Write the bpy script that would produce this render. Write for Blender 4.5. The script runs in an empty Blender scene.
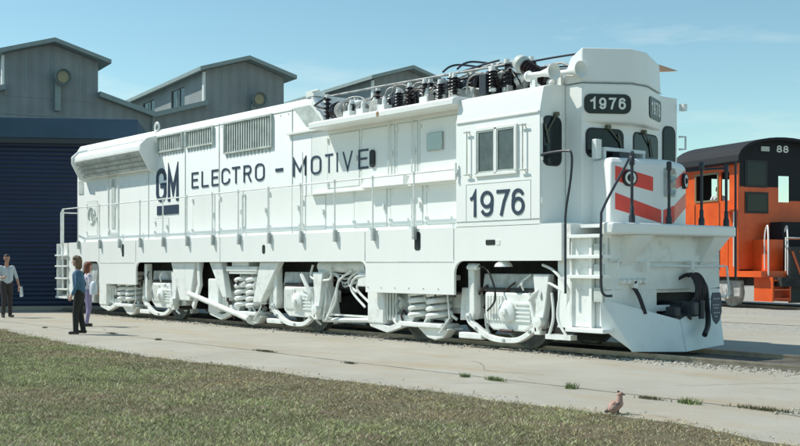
import bpy, bmesh, math, random
import numpy as np
from mathutils import Vector, Matrix
random.seed(7); rng = np.random.default_rng(7)
S = bpy.context.scene
COL = S.collection
R = math.radians

# ------------------------------------------------------------------ camera
CAM = (10.93, -14.46, 1.45)
n_ = math.hypot(.625, .781); A_, B_ = .625/n_, .781/n_
cd = bpy.data.cameras.new('camera'); cam = bpy.data.objects.new('camera', cd); COL.objects.link(cam)
cam.location = CAM
cam.rotation_euler = Vector((-B_, A_, 0)).to_track_quat('-Z', 'Y').to_euler()
cd.lens = 49.5; cd.sensor_width = 36; cd.sensor_fit = 'HORIZONTAL'
cd.shift_y = 42/800; cd.clip_end = 3000; cd.clip_start = .1
S.camera = cam
def ray_point(px, py, d):
    u = (px-400)/1100; v = -(py-265)/1100
    return Vector((CAM[0]+d*(-B_+A_*u), CAM[1]+d*(A_+B_*u), CAM[2]+d*v))

# ------------------------------------------------------------------ world, sun, exposure
SUN_TO = Vector((-.78, -.60, 1.2)).normalized()
w = bpy.data.worlds.new('World'); S.world = w; w.use_nodes = True
nt = w.node_tree; nt.nodes.clear()
N = nt.nodes.new; L = nt.links.new
out = N('ShaderNodeOutputWorld'); bg = N('ShaderNodeBackground'); bg.inputs[1].default_value = .125
sky = N('ShaderNodeTexSky'); sky.sky_type = 'NISHITA'; sky.sun_disc = False
sky.sun_elevation = math.asin(SUN_TO.z); sky.sun_rotation = math.atan2(SUN_TO.x, SUN_TO.y)
sky.air_density = 1.0; sky.dust_density = .15; sky.ozone_density = 1.0
tint = N('ShaderNodeMix'); tint.data_type = 'RGBA'; tint.blend_type = 'MULTIPLY'; tint.inputs[0].default_value = 1
L(sky.outputs[0], tint.inputs[6]); tint.inputs[7].default_value = (.84, 1.03, .92, 1)
tc = N('ShaderNodeTexCoord'); mp = N('ShaderNodeMapping'); mp.inputs['Scale'].default_value = (1.6, 1.6, 9)
mp.inputs['Rotation'].default_value = (R(8), R(-6), 0)
L(tc.outputs['Generated'], mp.inputs[0])
nz = N('ShaderNodeTexNoise'); nz.inputs['Scale'].default_value = 2.2; nz.inputs['Detail'].default_value = 7
nz.inputs['Roughness'].default_value = .6
L(mp.outputs[0], nz.inputs[0])
cr = N('ShaderNodeValToRGB'); cr.color_ramp.elements[0].position = .54; cr.color_ramp.elements[1].position = .80
cr.color_ramp.elements[0].color = (0, 0, 0, 1); cr.color_ramp.elements[1].color = (.55, .55, .55, 1)
L(nz.outputs[0], cr.inputs[0])
mix = N('ShaderNodeMix'); mix.data_type = 'RGBA'
L(cr.outputs[0], mix.inputs[0]); L(tint.outputs[2], mix.inputs[6]); mix.inputs[7].default_value = (6.2, 6.8, 6.6, 1)
L(mix.outputs[2], bg.inputs[0]); L(bg.outputs[0], out.inputs[0])
sd = bpy.data.lights.new('sun', 'SUN'); sd.energy = 4.0; sd.angle = R(.5); sd.color = (1, .96, .88)
sun = bpy.data.objects.new('sun', sd); COL.objects.link(sun); sun.location = (-20, -15, 30)
sun.rotation_euler = (-SUN_TO).to_track_quat('-Z', 'Y').to_euler()
S.view_settings.view_transform = 'Standard'; S.view_settings.look = 'None'
S.view_settings.exposure = 0.22; S.view_settings.gamma = 1
S.render.resolution_x = 1024; S.render.resolution_y = 571

# ------------------------------------------------------------------ materials
def mat(name, col, rough=.5, metal=0, var=.0, scale=3.0, stretch=(1, 1, 1), col2=None, bump=0, bscale=30, coat=0,
        detail=5, lo=.35, hi=.65, spec=.5, bstretch=None):
    m = bpy.data.materials.new(name); m.use_nodes = True
    t = m.node_tree; b = t.nodes['Principled BSDF']
    b.inputs['Roughness'].default_value = rough; b.inputs['Metallic'].default_value = metal
    b.inputs['Specular IOR Level'].default_value = spec
    if coat: b.inputs['Coat Weight'].default_value = coat
    c = (*col, 1)
    b.inputs['Base Color'].default_value = c
    co = t.nodes.new('ShaderNodeTexCoord')
    if var or col2:
        mp = t.nodes.new('ShaderNodeMapping'); mp.inputs['Scale'].default_value = stretch
        t.links.new(co.outputs['Object'], mp.inputs[0])
        nz = t.nodes.new('ShaderNodeTexNoise'); nz.inputs['Scale'].default_value = scale; nz.inputs['Detail'].default_value = detail
        nz.inputs['Roughness'].default_value = .65
        t.links.new(mp.outputs[0], nz.inputs[0])
        r = t.nodes.new('ShaderNodeValToRGB'); r.color_ramp.elements[0].position = lo; r.color_ramp.elements[1].position = hi
        r.color_ramp.elements[0].color = c
        r.color_ramp.elements[1].color = (*(col2 if col2 else [max(0, x*(1-var)) for x in col]), 1)
        t.links.new(nz.outputs[0], r.inputs[0]); t.links.new(r.outputs[0], b.inputs['Base Color'])
    if bump:
        nb = t.nodes.new('ShaderNodeTexNoise'); nb.inputs['Scale'].default_value = bscale; nb.inputs['Detail'].default_value = 4
        if bstretch:
            mb_ = t.nodes.new('ShaderNodeMapping'); mb_.inputs['Scale'].default_value = bstretch
            t.links.new(co.outputs['Object'], mb_.inputs[0]); t.links.new(mb_.outputs[0], nb.inputs[0])
        else: t.links.new(co.outputs['Object'], nb.inputs[0])
        bp = t.nodes.new('ShaderNodeBump'); bp.inputs['Strength'].default_value = bump; bp.inputs['Distance'].default_value = .02
        t.links.new(nb.outputs[0], bp.inputs['Height']); t.links.new(bp.outputs[0], b.inputs['Normal'])
    return m
def stripe_mat(name, c1, c2, axis, freq, rough=.6, duty=.5, bump=.5, blot=.1):
    m = bpy.data.materials.new(name); m.use_nodes = True; t = m.node_tree; b = t.nodes['Principled BSDF']
    b.inputs['Roughness'].default_value = rough
    co = t.nodes.new('ShaderNodeTexCoord'); wv = t.nodes.new('ShaderNodeTexWave'); wv.bands_direction = axis
    wv.inputs['Scale'].default_value = freq/ (2*math.pi) * math.pi / 10 if False else freq
    wv.inputs['Distortion'].default_value = 0
    t.links.new(co.outputs['Object'], wv.inputs[0])
    r = t.nodes.new('ShaderNodeValToRGB'); r.color_ramp.elements[0].position = max(0, duty-.25); r.color_ramp.elements[1].position = min(1, duty+.25)
    r.color_ramp.elements[0].color = (*c1, 1); r.color_ramp.elements[1].color = (*c2, 1)
    t.links.new(wv.outputs['Fac'], r.inputs[0])
    nz = t.nodes.new('ShaderNodeTexNoise'); nz.inputs['Scale'].default_value = .7; nz.inputs['Detail'].default_value = 6
    t.links.new(co.outputs['Object'], nz.inputs[0])
    mx = t.nodes.new('ShaderNodeMix'); mx.data_type = 'RGBA'; mx.blend_type = 'MULTIPLY'
    mx.inputs[0].default_value = blot*4
    t.links.new(r.outputs[0], mx.inputs[6]); t.links.new(nz.outputs[0], mx.inputs[7])
    t.links.new(mx.outputs[2], b.inputs['Base Color'])
    bp = t.nodes.new('ShaderNodeBump'); bp.inputs['Strength'].default_value = bump; bp.inputs['Distance'].default_value = .03
    t.links.new(wv.outputs['Fac'], bp.inputs['Height']); t.links.new(bp.outputs[0], b.inputs['Normal'])
    return m
M = {}
M['white'] = mat('white_paint', (.85, .87, .84), .38, var=.04, scale=1.3, stretch=(1.5, 1.5, .35), lo=.42, hi=.8, bump=.05, bscale=2.2)
M['white_old'] = mat('white_underframe_paint', (.80, .83, .80), .5, col2=(.50, .50, .45), scale=4.2, lo=.50, hi=.85, bump=.2, bscale=12)
M['dirt_and_shade_white'] = mat('dirt_and_shade_white_paint', (.55, .60, .59), .6, col2=(.22, .23, .20), scale=3.5, lo=.35, hi=.75, bump=.2, bscale=15)
M['plow'] = mat('plow_paint', (.83, .86, .83), .45, col2=(.66, .68, .64), scale=1.8, lo=.48, hi=.85, bump=.15, bscale=4)
M['louver_and_shade_grey'] = mat('louver_and_shade_grey_paint', (.60, .66, .62), .55, var=.3, scale=4)
M['navy'] = mat('navy_lettering', (.03, .05, .085), .45)
M['red'] = mat('red_stripe', (.88, .075, .05), .4, var=.15, scale=3)
M['black'] = mat('black_rubber', (.018, .02, .022), .55, var=.3, scale=8)
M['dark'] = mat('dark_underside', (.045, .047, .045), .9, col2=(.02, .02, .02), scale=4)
M['post'] = mat('dark_post_paint', (.03, .038, .05), .45, var=.3, scale=6)
M['glass'] = mat('window_glass', (.012, .018, .02), .10, spec=.3)
M['glass_dirty'] = mat('dusty_window_glass', (.10, .13, .13), .25, var=.5, scale=3, spec=.7)
M['board'] = mat('number_board_black', (.008, .015, .012), .35)
M['digit'] = mat('white_digits', (.80, .82, .78), .5)
M['insul'] = mat('brown_porcelain', (.022, .014, .016), .3, var=.3, scale=6, coat=.2)
M['lens'] = mat('lamp_lens', (.35, .38, .36), .12, metal=.4)
M['steel'] = mat('wheel_paint', (.26, .27, .25), .5, metal=.0, var=.4, scale=9)
M['rail'] = mat('rail_steel', (.42, .36, .30), .35, metal=.7, var=.3, scale=5)
M['tie'] = mat('tie_wood', (.09, .065, .045), .9, var=.5, scale=8, bump=.4)
M['hose'] = mat('brown_hose', (.06, .032, .028), .6, var=.4, scale=12)
M['rust'] = mat('rust_brown', (.42, .27, .14), .8, var=.4, scale=20)
M['tan'] = mat('tan_sheet', (.62, .36, .22), .5, var=.15)
M['brass'] = mat('brass_yellow', (.30, .26, .16), .4, metal=.3)
M['wiper'] = mat('wiper', (.12, .12, .08), .5)

M['concrete'] = mat('concrete_pavement', (.42, .40, .335), .9, col2=(.32, .30, .245), scale=.55, lo=.3, hi=.75, detail=9, bump=.25, bscale=40)
def stain(m, c, scale, lo, hi, seed, fac=.8, stretch=(1, 1, 1)):
    t = m.node_tree; b = t.nodes['Principled BSDF']; src = b.inputs['Base Color'].links[0].from_socket
    co = t.nodes.new('ShaderNodeTexCoord'); mp = t.nodes.new('ShaderNodeMapping'); mp.inputs['Location'].default_value = (seed, seed*2, 0); mp.inputs['Scale'].default_value = stretch
    nz = t.nodes.new('ShaderNodeTexNoise'); nz.inputs['Scale'].default_value = scale; nz.inputs['Detail'].default_value = 8; nz.inputs['Roughness'].default_value = .7
    rp = t.nodes.new('ShaderNodeValToRGB'); rp.color_ramp.elements[0].position = lo; rp.color_ramp.elements[1].position = hi
    rp.color_ramp.elements[0].color = (0, 0, 0, 1); rp.color_ramp.elements[1].color = (fac, fac, fac, 1)
    mx = t.nodes.new('ShaderNodeMix'); mx.data_type = 'RGBA'
    t.links.new(co.outputs['Object'], mp.inputs[0]); t.links.new(mp.outputs[0], nz.inputs[0]); t.links.new(nz.outputs[0], rp.inputs[0]); t.links.new(rp.outputs[0], mx.inputs[0])
    t.links.new(src, mx.inputs[6]); mx.inputs[7].default_value = (*c, 1); t.links.new(mx.outputs[2], b.inputs['Base Color'])
stain(M['concrete'], (.36, .29, .19), .55, .50, .66, 3.1, .75, (.45, 1.6, 1))
stain(M['concrete'], (.22, .205, .16), 14, .62, .72, 7.7, .75)
stain(M['concrete'], (.60, .58, .51), 5, .60, .75, 1.7, .5)
stain(M['concrete'], (.17, .155, .12), 2.2, .60, .72, 9.3, .6, (.5, 1.2, 1))
stain(M['white_old'], (.22, .18, .13), 7, .64, .76, 2.2, .45)
stain(M['white'], (.62, .62, .56), 1.1, .66, .85, 5.5, .35, (3, 3, .3))
stain(M['plow'], (.40, .38, .31), 3.2, .64, .82, 4.4, .45, (1, 1, .4))
M['pebble'] = mat('pale_pebbles', (.50, .48, .41), .9, col2=(.20, .19, .15), scale=6)
M['gravel'] = mat('gravel', (.46, .45, .39), .95, col2=(.20, .19, .16), scale=9, lo=.35, hi=.7, detail=10, bump=1.0, bscale=18)
M['ballast'] = mat('dark_ballast', (.17, .155, .125), .95, col2=(.05, .045, .035), scale=14, lo=.35, hi=.65, detail=8, bump=1.0, bscale=25)
M['soil'] = mat('lawn_soil', (.12, .11, .06), .95, col2=(.14, .10, .06), scale=1.2, lo=.35, hi=.7, detail=8, bump=.8, bscale=20)
M['seam'] = mat('seam_dirt', (.23, .21, .155), .95, col2=(.40, .385, .31), scale=2.5, lo=.45, hi=.6, detail=6)
M['orange'] = mat('orange_paint', (.80, .125, .022), .4, col2=(.62, .085, .016), scale=1.3)
M['roof_black'] = mat('black_roof', (.010, .013, .018), .8, var=.3, scale=1.5)
M['silver'] = mat('silver_truck_paint', (.55, .56, .53), .5, var=.5, scale=5)
M['shop_wall'] = stripe_mat('grey_siding', (.31, .345, .35), (.34, .38, .385), 'X', .55, .7, bump=.08, blot=.12)
M['shop_trim'] = mat('grey_green_trim', (.28, .35, .34), .6, var=.15)
M['shop_roof'] = mat('shop_roof', (.20, .23, .22), .7, var=.2)
M['shop_brown'] = mat('brown_wall', (.13, .105, .085), .8, var=.2)
M['blue_door'] = stripe_mat('navy_corrugated', (.007, .019, .055), (.014, .036, .095), 'Z', 2.2, .5, bump=.8)
M['blue_top'] = mat('blue_fascia', (.032, .082, .14), .55, var=.2, scale=1)
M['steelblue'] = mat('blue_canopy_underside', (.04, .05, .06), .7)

stain(M['orange'], (.10, .03, .015), 2.2, .60, .80, 1.1, .5, (1, 1, .4))
stain(M['silver'], (.10, .09, .07), 5, .55, .75, 1.1, .6)
# ------------------------------------------------------------------ mesh builder
class MB:
    def __init__(s): s.v = []; s.f = []; s.sm = []
    def add(s, vs, fs, smooth=False):
        o = len(s.v); s.v += [tuple(p) for p in vs]
        for f in fs: s.f.append(tuple(i+o for i in f)); s.sm.append(smooth)
        return s
    def box(s, x0, x1, y0, y1, z0, z1):
        if x0 > x1: x0, x1 = x1, x0
        if y0 > y1: y0, y1 = y1, y0
        if z0 > z1: z0, z1 = z1, z0
        return s.add([(x0,y0,z0),(x1,y0,z0),(x1,y1,z0),(x0,y1,z0),(x0,y0,z1),(x1,y0,z1),(x1,y1,z1),(x0,y1,z1)],
              [(0,3,2,1),(4,5,6,7),(0,1,5,4),(1,2,6,5),(2,3,7,6),(3,0,4,7)])
    def prism(s, poly, axis, a, b, smooth=False):
        """poly of 2-D points; axis 'Y': (x,z), 'X': (y,z), 'Z': (x,y); extruded a->b"""
        n = len(poly); f = {'Y': lambda p, t: (p[0], t, p[1]), 'X': lambda p, t: (t, p[0], p[1]), 'Z': lambda p, t: (p[0], p[1], t)}[axis]
        vs = [f(p, a) for p in poly]+[f(p, b) for p in poly]
        fs = [tuple(range(n)), tuple(range(2*n-1, n-1, -1))]
        s.add(vs, fs)
        s.add(vs, [(i, (i+n), (i+1) % n+n, (i+1) % n) for i in range(n)], smooth)
        return s
    def hexa(s, p): # 8 corners: bottom 4, top 4
        return s.add(p, [(0,3,2,1),(4,5,6,7),(0,1,5,4),(1,2,6,5),(2,3,7,6),(3,0,4,7)])
    def slab(s, quad, nrm, t):
        n = Vector(nrm).normalized()*t
        q = [Vector(p) for p in quad]; k = len(q)
        vs = q+[p+n for p in q]
        return s.add(vs, [tuple(range(k)), tuple(range(2*k-1, k-1, -1))]+[(i, i+k, (i+1) % k+k, (i+1) % k) for i in range(k)])
    def tube(s, path, r, n=8, closed=False, caps=True):
        P = [Vector(p) for p in path]; m = len(P); rr = r if isinstance(r, (list, tuple)) else [r]*m
        prev = None; rings = []
        for i, p in enumerate(P):
            if closed: t = (P[(i+1) % m]-P[i-1])
            else: t = P[min(i+1, m-1)]-P[max(i-1, 0)]
            if t.length < 1e-9: t = Vector((0, 0, 1))
            t.normalize()
            if prev is None:
                u = t.orthogonal().normalized()
            else:
                u = prev-t*prev.dot(t); u = u.normalized() if u.length > 1e-6 else t.orthogonal().normalized()
            prev = u; v = t.cross(u)
            rings.append([p+(u*math.cos(2*math.pi*k/n)+v*math.sin(2*math.pi*k/n))*rr[i] for k in range(n)])
        vs = [q for g in rings for q in g]; fs = []
        for i in range(m if closed else m-1):
            a = i*n; b = ((i+1) % m)*n
            for k in range(n): fs.append((a+k, a+(k+1) % n, b+(k+1) % n, b+k))
        s.add(vs, fs, True)
        if caps and not closed:
            s.add(rings[0], [tuple(range(n-1, -1, -1))]); s.add(rings[-1], [tuple(range(n))])
        return s
    def lathe(s, prof, c, axis, n=20):
        """prof [(t along axis, radius)], centre c, axis vector"""
        ax = Vector(axis).normalized(); u = ax.orthogonal().normalized(); v = ax.cross(u); c = Vector(c)
        vs = []; fs = []
        for t, r in prof:
            for k in range(n):
                a = 2*math.pi*k/n; vs.append(c+ax*t+(u*math.cos(a)+v*math.sin(a))*max(r, 1e-4))
        for i in range(len(prof)-1):
            for k in range(n): fs.append((i*n+k, i*n+(k+1) % n, (i+1)*n+(k+1) % n, (i+1)*n+k))
        return s.add(vs, fs, True)
    def disc(s, c, axis, r0, t, n=20):
        return s.lathe([(0, 0), (0, r0), (t, r0), (t, 0)], c, axis, n)
    def islands(s):
        me = bpy.data.meshes.new('tmp'); me.from_pydata(s.v, [], s.f); me.polygons.foreach_set('use_smooth', s.sm)
        bm = bmesh.new(); bm.from_mesh(me); bmesh.ops.remove_doubles(bm, verts=bm.verts, dist=1e-4); bm.verts.ensure_lookup_table()
        lab = [-1]*len(bm.verts); k = 0
        for v in bm.verts:
            if lab[v.index] >= 0: continue
            st = [v]; lab[v.index] = k
            while st:
                q = st.pop()
                for e in q.link_edges:
                    w2 = e.other_vert(q)
                    if lab[w2.index] < 0: lab[w2.index] = k; st.append(w2)
            k += 1
        out = [MB() for _ in range(k)]; mp = {}
        for v in bm.verts: o = out[lab[v.index]]; mp[v.index] = len(o.v); o.v.append(tuple(v.co))
        for f in bm.faces: o = out[lab[f.verts[0].index]]; o.f.append(tuple(mp[v.index] for v in f.verts)); o.sm.append(f.smooth)
        bm.free(); bpy.data.meshes.remove(me)
        return out
    def split(s, name, m, parent=None, bevel=0):
        return [i.build(name, m, parent, bevel) for i in s.islands() if i.f]
    def build(s, name, m, parent=None, bevel=0, flip=False):
        me = bpy.data.meshes.new(name); me.from_pydata(s.v, [], s.f)
        me.polygons.foreach_set('use_smooth', s.sm)
        bm = bmesh.new(); bm.from_mesh(me); bmesh.ops.remove_doubles(bm, verts=bm.verts, dist=1e-5)
        bmesh.ops.recalc_face_normals(bm, faces=bm.faces); bm.to_mesh(me); bm.free()
        try: me.set_sharp_from_angle(angle=R(40))
        except Exception: pass
        mats = m if isinstance(m, (list, tuple)) else [m]
        for q in mats: me.materials.append(q)
        o = bpy.data.objects.new(name, me); COL.objects.link(o)
        if parent is not None:
            o.parent = parent
            if parent.type == 'EMPTY': o.matrix_parent_inverse = Matrix.Translation(-Vector(parent.location)) if parent.rotation_euler.z == 0 else Matrix.Identity(4)
        if bevel:
            b = o.modifiers.new('bevel', 'BEVEL'); b.width = bevel; b.segments = 2; b.limit_method = 'ANGLE'; b.angle_limit = R(35)
            b.harden_normals = False
        return o
def tag(o, label=None, cat=None, group=None, kind=None):
    if label: o['label'] = label
    if cat: o['category'] = cat
    if group: o['group'] = group
    if kind: o['kind'] = kind
    return o
def empty(name, loc, rz=0):
    o = bpy.data.objects.new(name, None); COL.objects.link(o); o.location = loc; o.rotation_euler = (0, 0, rz)
    o.empty_display_size = .3
    return o
def smoothpath(pts, k=6):
    P = [Vector(p) for p in pts]; out = []
    for i in range(len(P)-1):
        p0 = P[max(i-1, 0)]; p1 = P[i]; p2 = P[i+1]; p3 = P[min(i+2, len(P)-1)]
        for j in range(k):
            t = j/k
            out.append(.5*((2*p1)+(-p0+p2)*t+(2*p0-5*p1+4*p2-p3)*t*t+(-p0+3*p1-3*p2+p3)*t**3))
    out.append(P[-1]); return out
def rrect(x0, x1, z0, z1, r, k=4):
    pts = []
    for cx, cz, a0 in ((x1-r, z1-r, 0), (x0+r, z1-r, 90), (x0+r, z0+r, 180), (x1-r, z0+r, 270)):
        for j in range(k+1):
            a = R(a0+90*j/k); pts.append((cx+r*math.cos(a), cz+r*math.sin(a)))
    return pts
def _arc(cx, cy, rx, ry, a0, a1, k=14): return [(cx+rx*math.cos(R(a0+(a1-a0)*i/k)), cy+ry*math.sin(R(a0+(a1-a0)*i/k))) for i in range(k+1)]
def _rr(cut=None, x0=0, x1=1, y0=0, y1=1, r=.42, ry=.26):
    p = []
    for cx, cy, a in ((x1-r, y1-ry, 0), (x0+r, y1-ry, 90), (x0+r, y0+ry, 180), (x1-r, y0+ry, 270)): p += _arc(cx, cy, r, ry, a, a+90, 6)
    return p
STROKES = {
 'E': [([(1, 1), (0, 1), (0, 0), (1, 0)], 0), ([(0, .52), (.85, .52)], 0)], 'L': [([(0, 1), (0, 0), (1, 0)], 0)],
 'C': [([(1, .76)]+_arc(.42, .74, .58, .26, 0, 90, 6)[1:]+_arc(.42, .74, .42, .26, 90, 180, 6)[1:]+_arc(.42, .26, .42, .26, 180, 270, 6)+_arc(.42, .26, .58, .26, 270, 360, 6)[1:], 0)],
 'T': [([(0, 1), (1, 1)], 0), ([(.5, 1), (.5, 0)], 0)], 'I': [([(.5, 1), (.5, 0)], 0)],
 'R': [([(0, 0), (0, 1), (.65, 1)]+_arc(.65, .76, .35, .24, 90, -90, 8)[1:]+[(0, .52)], 0), ([(.55, .52), (1, 0)], 0)],
 'O': [(_rr(), 1)], 'M': [([(0, 0), (0, 1), (.5, .25), (1, 1), (1, 0)], 0)], 'V': [([(0, 1), (.5, 0), (1, 1)], 0)],
 'G': [([(1, .74)]+_arc(.5, .76, .5, .24, 0, 180, 10)+_arc(.5, .24, .5, .24, 180, 360, 10)+[(1, .48), (.55, .48)], 0)],
 '1': [([(.0, .76), (.35, .80), (.75, 1), (.75, 0)], 0)],
 '7': [([(0, 1), (1, 1), (.62, .55), (.36, 0)], 0)],
 '9': [(_arc(.5, .68, .5, .32, 0, 360, 22)[:-1], 1), ([(1, .68), (.98, .40)]+_arc(.5, .26, .46, .26, 20, -150, 10), 0)],
 '6': [(_arc(.5, .32, .5, .32, 0, 360, 22)[:-1], 1), ([(0, .32), (.02, .60)]+_arc(.5, .74, .46, .26, 200, 30, 10), 0)],
 '8': [(_arc(.5, .75, .42, .25, 0, 360, 20)[:-1], 1), (_arc(.5, .26, .5, .26, 0, 360, 20)[:-1], 1)]}
def glyphs(items, place, thick, name, m, parent, bold=.03, nrm=(0, -1, 0)):
    """letters as raised ribbons of even stroke: (char, u0, u1, v0, v1) with place(u, v) giving the point on the surface"""
    n = Vector(nrm).normalized()
    for ch, u0, u1, v0, v1 in items:
        mb = MB(); h = bold
        for si, (path, closed) in enumerate(STROKES[ch]):
            P = [Vector((u0+h+x*(u1-u0-2*h), v0+h+y*(v1-v0-2*h))) for x, y in path]
            Q = [P[0]]
            for p in P[1:]:
                if (p-Q[-1]).length > 1e-4: Q.append(p)
            if closed and (Q[0]-Q[-1]).length < 1e-4: Q.pop()
            P = Q; k = len(P); Lf = []; Rt = []
            for i, p in enumerate(P):
                t0 = (p-P[i-1]).normalized() if (i > 0 or closed) else None
                t1 = (P[(i+1) % k]-p).normalized() if (i < k-1 or closed) else None
                if t0 is None: p = p-t1*(h if len(STROKES[ch]) == 1 or si == 0 else 0); t0 = t1
                if t1 is None: p = p+t0*h; t1 = t0
                b_ = Vector((-(t0.y+t1.y), t0.x+t1.x)); b_.normalize()
                c = max(.35, b_.dot(Vector((-t1.y, t1.x)))); Lf.append(p+b_*h/c); Rt.append(p-b_*h/c)
            e = thick+si*.0006
            base = [Vector(place(q.x, q.y)) for q in Lf+Rt]
            vs = base+[q+n*e for q in base]; fs = []
            for i in range(k if closed else k-1):
                j = (i+1) % k
                fs += [(2*k+i, 2*k+j, 3*k+j, 3*k+i), (i, j, 2*k+j, 2*k+i), (k+i, k+j, 3*k+j, 3*k+i)]
            if not closed: fs += [(0, k, 3*k, 2*k), (k-1, 2*k-1, 4*k-1, 3*k-1)]
            mb.add(vs, fs)
        mb.build(name, m, parent)

# ------------------------------------------------------------------ ground
def sheet(name, poly, z, m, lab=None):
    mb = MB(); mb.add([(x, y, z) for x, y in poly], [tuple(range(len(poly)))])
    o = mb.build(name, m); 
    if o.data.polygons[0].normal.z < 0: o.data.flip_normals()
    return tag(o, kind='structure')
sheet('ground', [(-900, -900), (900, -900), (900, 900), (-900, 900)], -.012, M['gravel'])
EX = [-200, -60, -14.2, -9.9, -6.6, -3.7, -1.2, .8, 2.4, 3.7, 4.9, 5.95, 14]
EY = [-5.6, -5.6, -6.0, -6.46, -6.72, -6.6, -6.45, -6.36, -6.26, -6.2, -6.26, -6.45, -6.7]
def wavy(x0, x1, y, amp, step=.25):
    return [(x, float(np.interp(x, EX, EY))-.03+amp*(math.sin(x*1.7)+.6*math.sin(x*4.1+1)+.5*math.sin(x*9.3+2))) for x in np.arange(x0, x1, step)]
def wavy_old(x0, x1, y, amp, step=.25):
    return [(x, y+amp*(math.sin(x*1.7)+.6*math.sin(x*4.1+1)+.5*math.sin(x*9.3+2))) for x in np.arange(x0, x1, step)]
gp = wavy(-60, 14, -6.72, .045)
sheet('pavement', [(-60, -7.2), (14, -7.2), (14, -.9), (-60, -.9)], -.004, M['concrete'])
sheet('pavement', [(-60, .9), (14, .9), (14, 7.0), (-60, 7.0)], -.004, M['concrete'])
sheet('lawn', [(-200, -200), (14, -200)]+gp[::-1]+[(-200, -5.6)], .004, M['soil'])
# the ballast strip under the locomotive, seams in the concrete
def strip(name, x0, x1, y, hw, amp, z, m, jag=None):
    jag = hw*.4 if jag is None else jag
    a = [(x, y-hw+jag*(2*random.random()-1)+amp*math.sin(x*.8)) for x in np.arange(x0, x1, .12)]
    b = [(x, y+hw+jag*(2*random.random()-1)+amp*math.sin(x*.8)) for x in np.arange(x0, x1, .12)]
    return sheet(name, a+b[::-1], z, m)
strip('track_bed', -60, 14, -.0, 1.05, .0, .0, M['ballast'], .07)
strip('pavement_joint', -30, 14, -4.72, .018, .01, .0, M['seam'])
for sx in (-15.3, 9.0):
    if sx > 50: sheet('pavement_joint', [(sx, -6.7), (sx+.018, -6.7), (sx+.018, -2.2), (sx, -2.2)], .0, M['seam'])
sheet('pavement', [(-60, 9.5), (30, 9.5), (30, 13.5), (-60, 13.5)], -.004, M['concrete'])
# gravel pocket at the right, in the pavement
gpk = [(4.55, -4.75), (5.2, -4.3), (6.2, -3.6), (7.4, -3.2), (7.6, -4.9), (6.2, -5.2), (5.3, -4.95)]
sheet('gravel_patch', gpk, .001, M['gravel'])
# cracks in the concrete
for cx_, cy_, ln_, dr in ((-8.5, -3.4, 2.2, .5), (-1.5, -3.2, 2.6, -.35), (2.6, -3.6, 1.8, .9), (-13, -4.0, 2.0, -.6), (.8, -5.6, 1.1, 1.3), (-5.2, -5.6, 1.3, 1.1)):
    p = Vector((cx_, cy_)); a_ = dr; up_ = []; dn_ = []
    for q_ in range(int(ln_/.07)):
        a_ += random.uniform(-.5, .5)*.6+(dr-a_)*.15; p = p+Vector((math.cos(a_), math.sin(a_)))*.07; w_ = .004+.005*random.random()
        nn = Vector((-math.sin(a_), math.cos(a_))); up_.append(tuple(p+nn*w_)); dn_.append(tuple(p-nn*w_))
    sheet('pavement_crack', up_+dn_[::-1], .001, M['seam'])
# rails
def railway(name, p0, p1, label):
    p0 = Vector(p0); p1 = Vector(p1); d = (p1-p0).normalized(); nrm = Vector((-d.y, d.x, 0)); out = []
    root = empty(name, p0.lerp(p1, .5)); tag(root, label, 'railway track')
    for sgn in (-1, 1):
        mb = MB()
        for w0, z0, z1 in ((.07, .0, .02), (.012, .02, .05), (.035, .05, .075)):
            a = p0+nrm*(sgn*.75-w0); b = p1+nrm*(sgn*.75-w0); c = p1+nrm*(sgn*.75+w0); e = p0+nrm*(sgn*.75+w0)
            mb.hexa([(q.x, q.y, z0) for q in (a, b, c, e)]+[(q.x, q.y, z1) for q in (a, b, c, e)])
        mb.build('rail', M['rail'], root)
    return root
railway('railway_track', (-60, 0, 0), (14, 0, 0), 'pair of rails under the white locomotive')

# ------------------------------------------------------------------ white locomotive
LOC = empty('electric_locomotive', (-11, 0, 0))
tag(LOC, 'long white electric locomotive numbered 1976 with red nose stripes', 'locomotive')
W, WO = M['white'], M['white_old']
SP = -1.55   # side plane
HY = -1.15   # hood side
# sill / skirt : outline with wheel openings
def arc(cx, cz, r, a0, a1, k=5): return [(cx+r*math.cos(R(a0+(a1-a0)*i/k)), cz+r*math.sin(R(a0+(a1-a0)*i/k))) for i in range(k+1)]
zt, zo, zl = 2.12, 1.52, .92
pts = [(-1.10, zt), (-1.10, zo)]
pts += arc(-3.45, zo-.22, .22, 90, 180)        # left end of front opening
pts += [(-3.67, zl), (-6.28, zl)]
pts += arc(-6.45, 1.35, .17, 0, 90)
pts += [(-16.30, zo)] + arc(-16.35, zo-.2, .2, 90, 180) + [(-16.55, zl), (-18.95, zl)]
pts += [(-18.95, 1.35)] + arc(-19.17, 1.33, .22, 0, 90) + [(-19.85, 1.55)] + arc(-19.9, 1.3, .25, 90, 170) + [(-20.45, .5), (-20.75, .45)]
pts += [(-21.15, .45), (-21.15, zt)]
for sgn, nm in ((-1, 'side_skirt'), (1, 'side_skirt')):
    MB().prism(pts, 'Y', sgn*1.55, sgn*1.50).build(nm, W, LOC, bevel=.012)
MB().box(-21.95, -1.05, -1.495, 1.495, 1.62, 2.12).box(-.95, -1.1, -1.5, 1.5, 1.55, 2.1).build('deck', M['white_old'], LOC)
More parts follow.
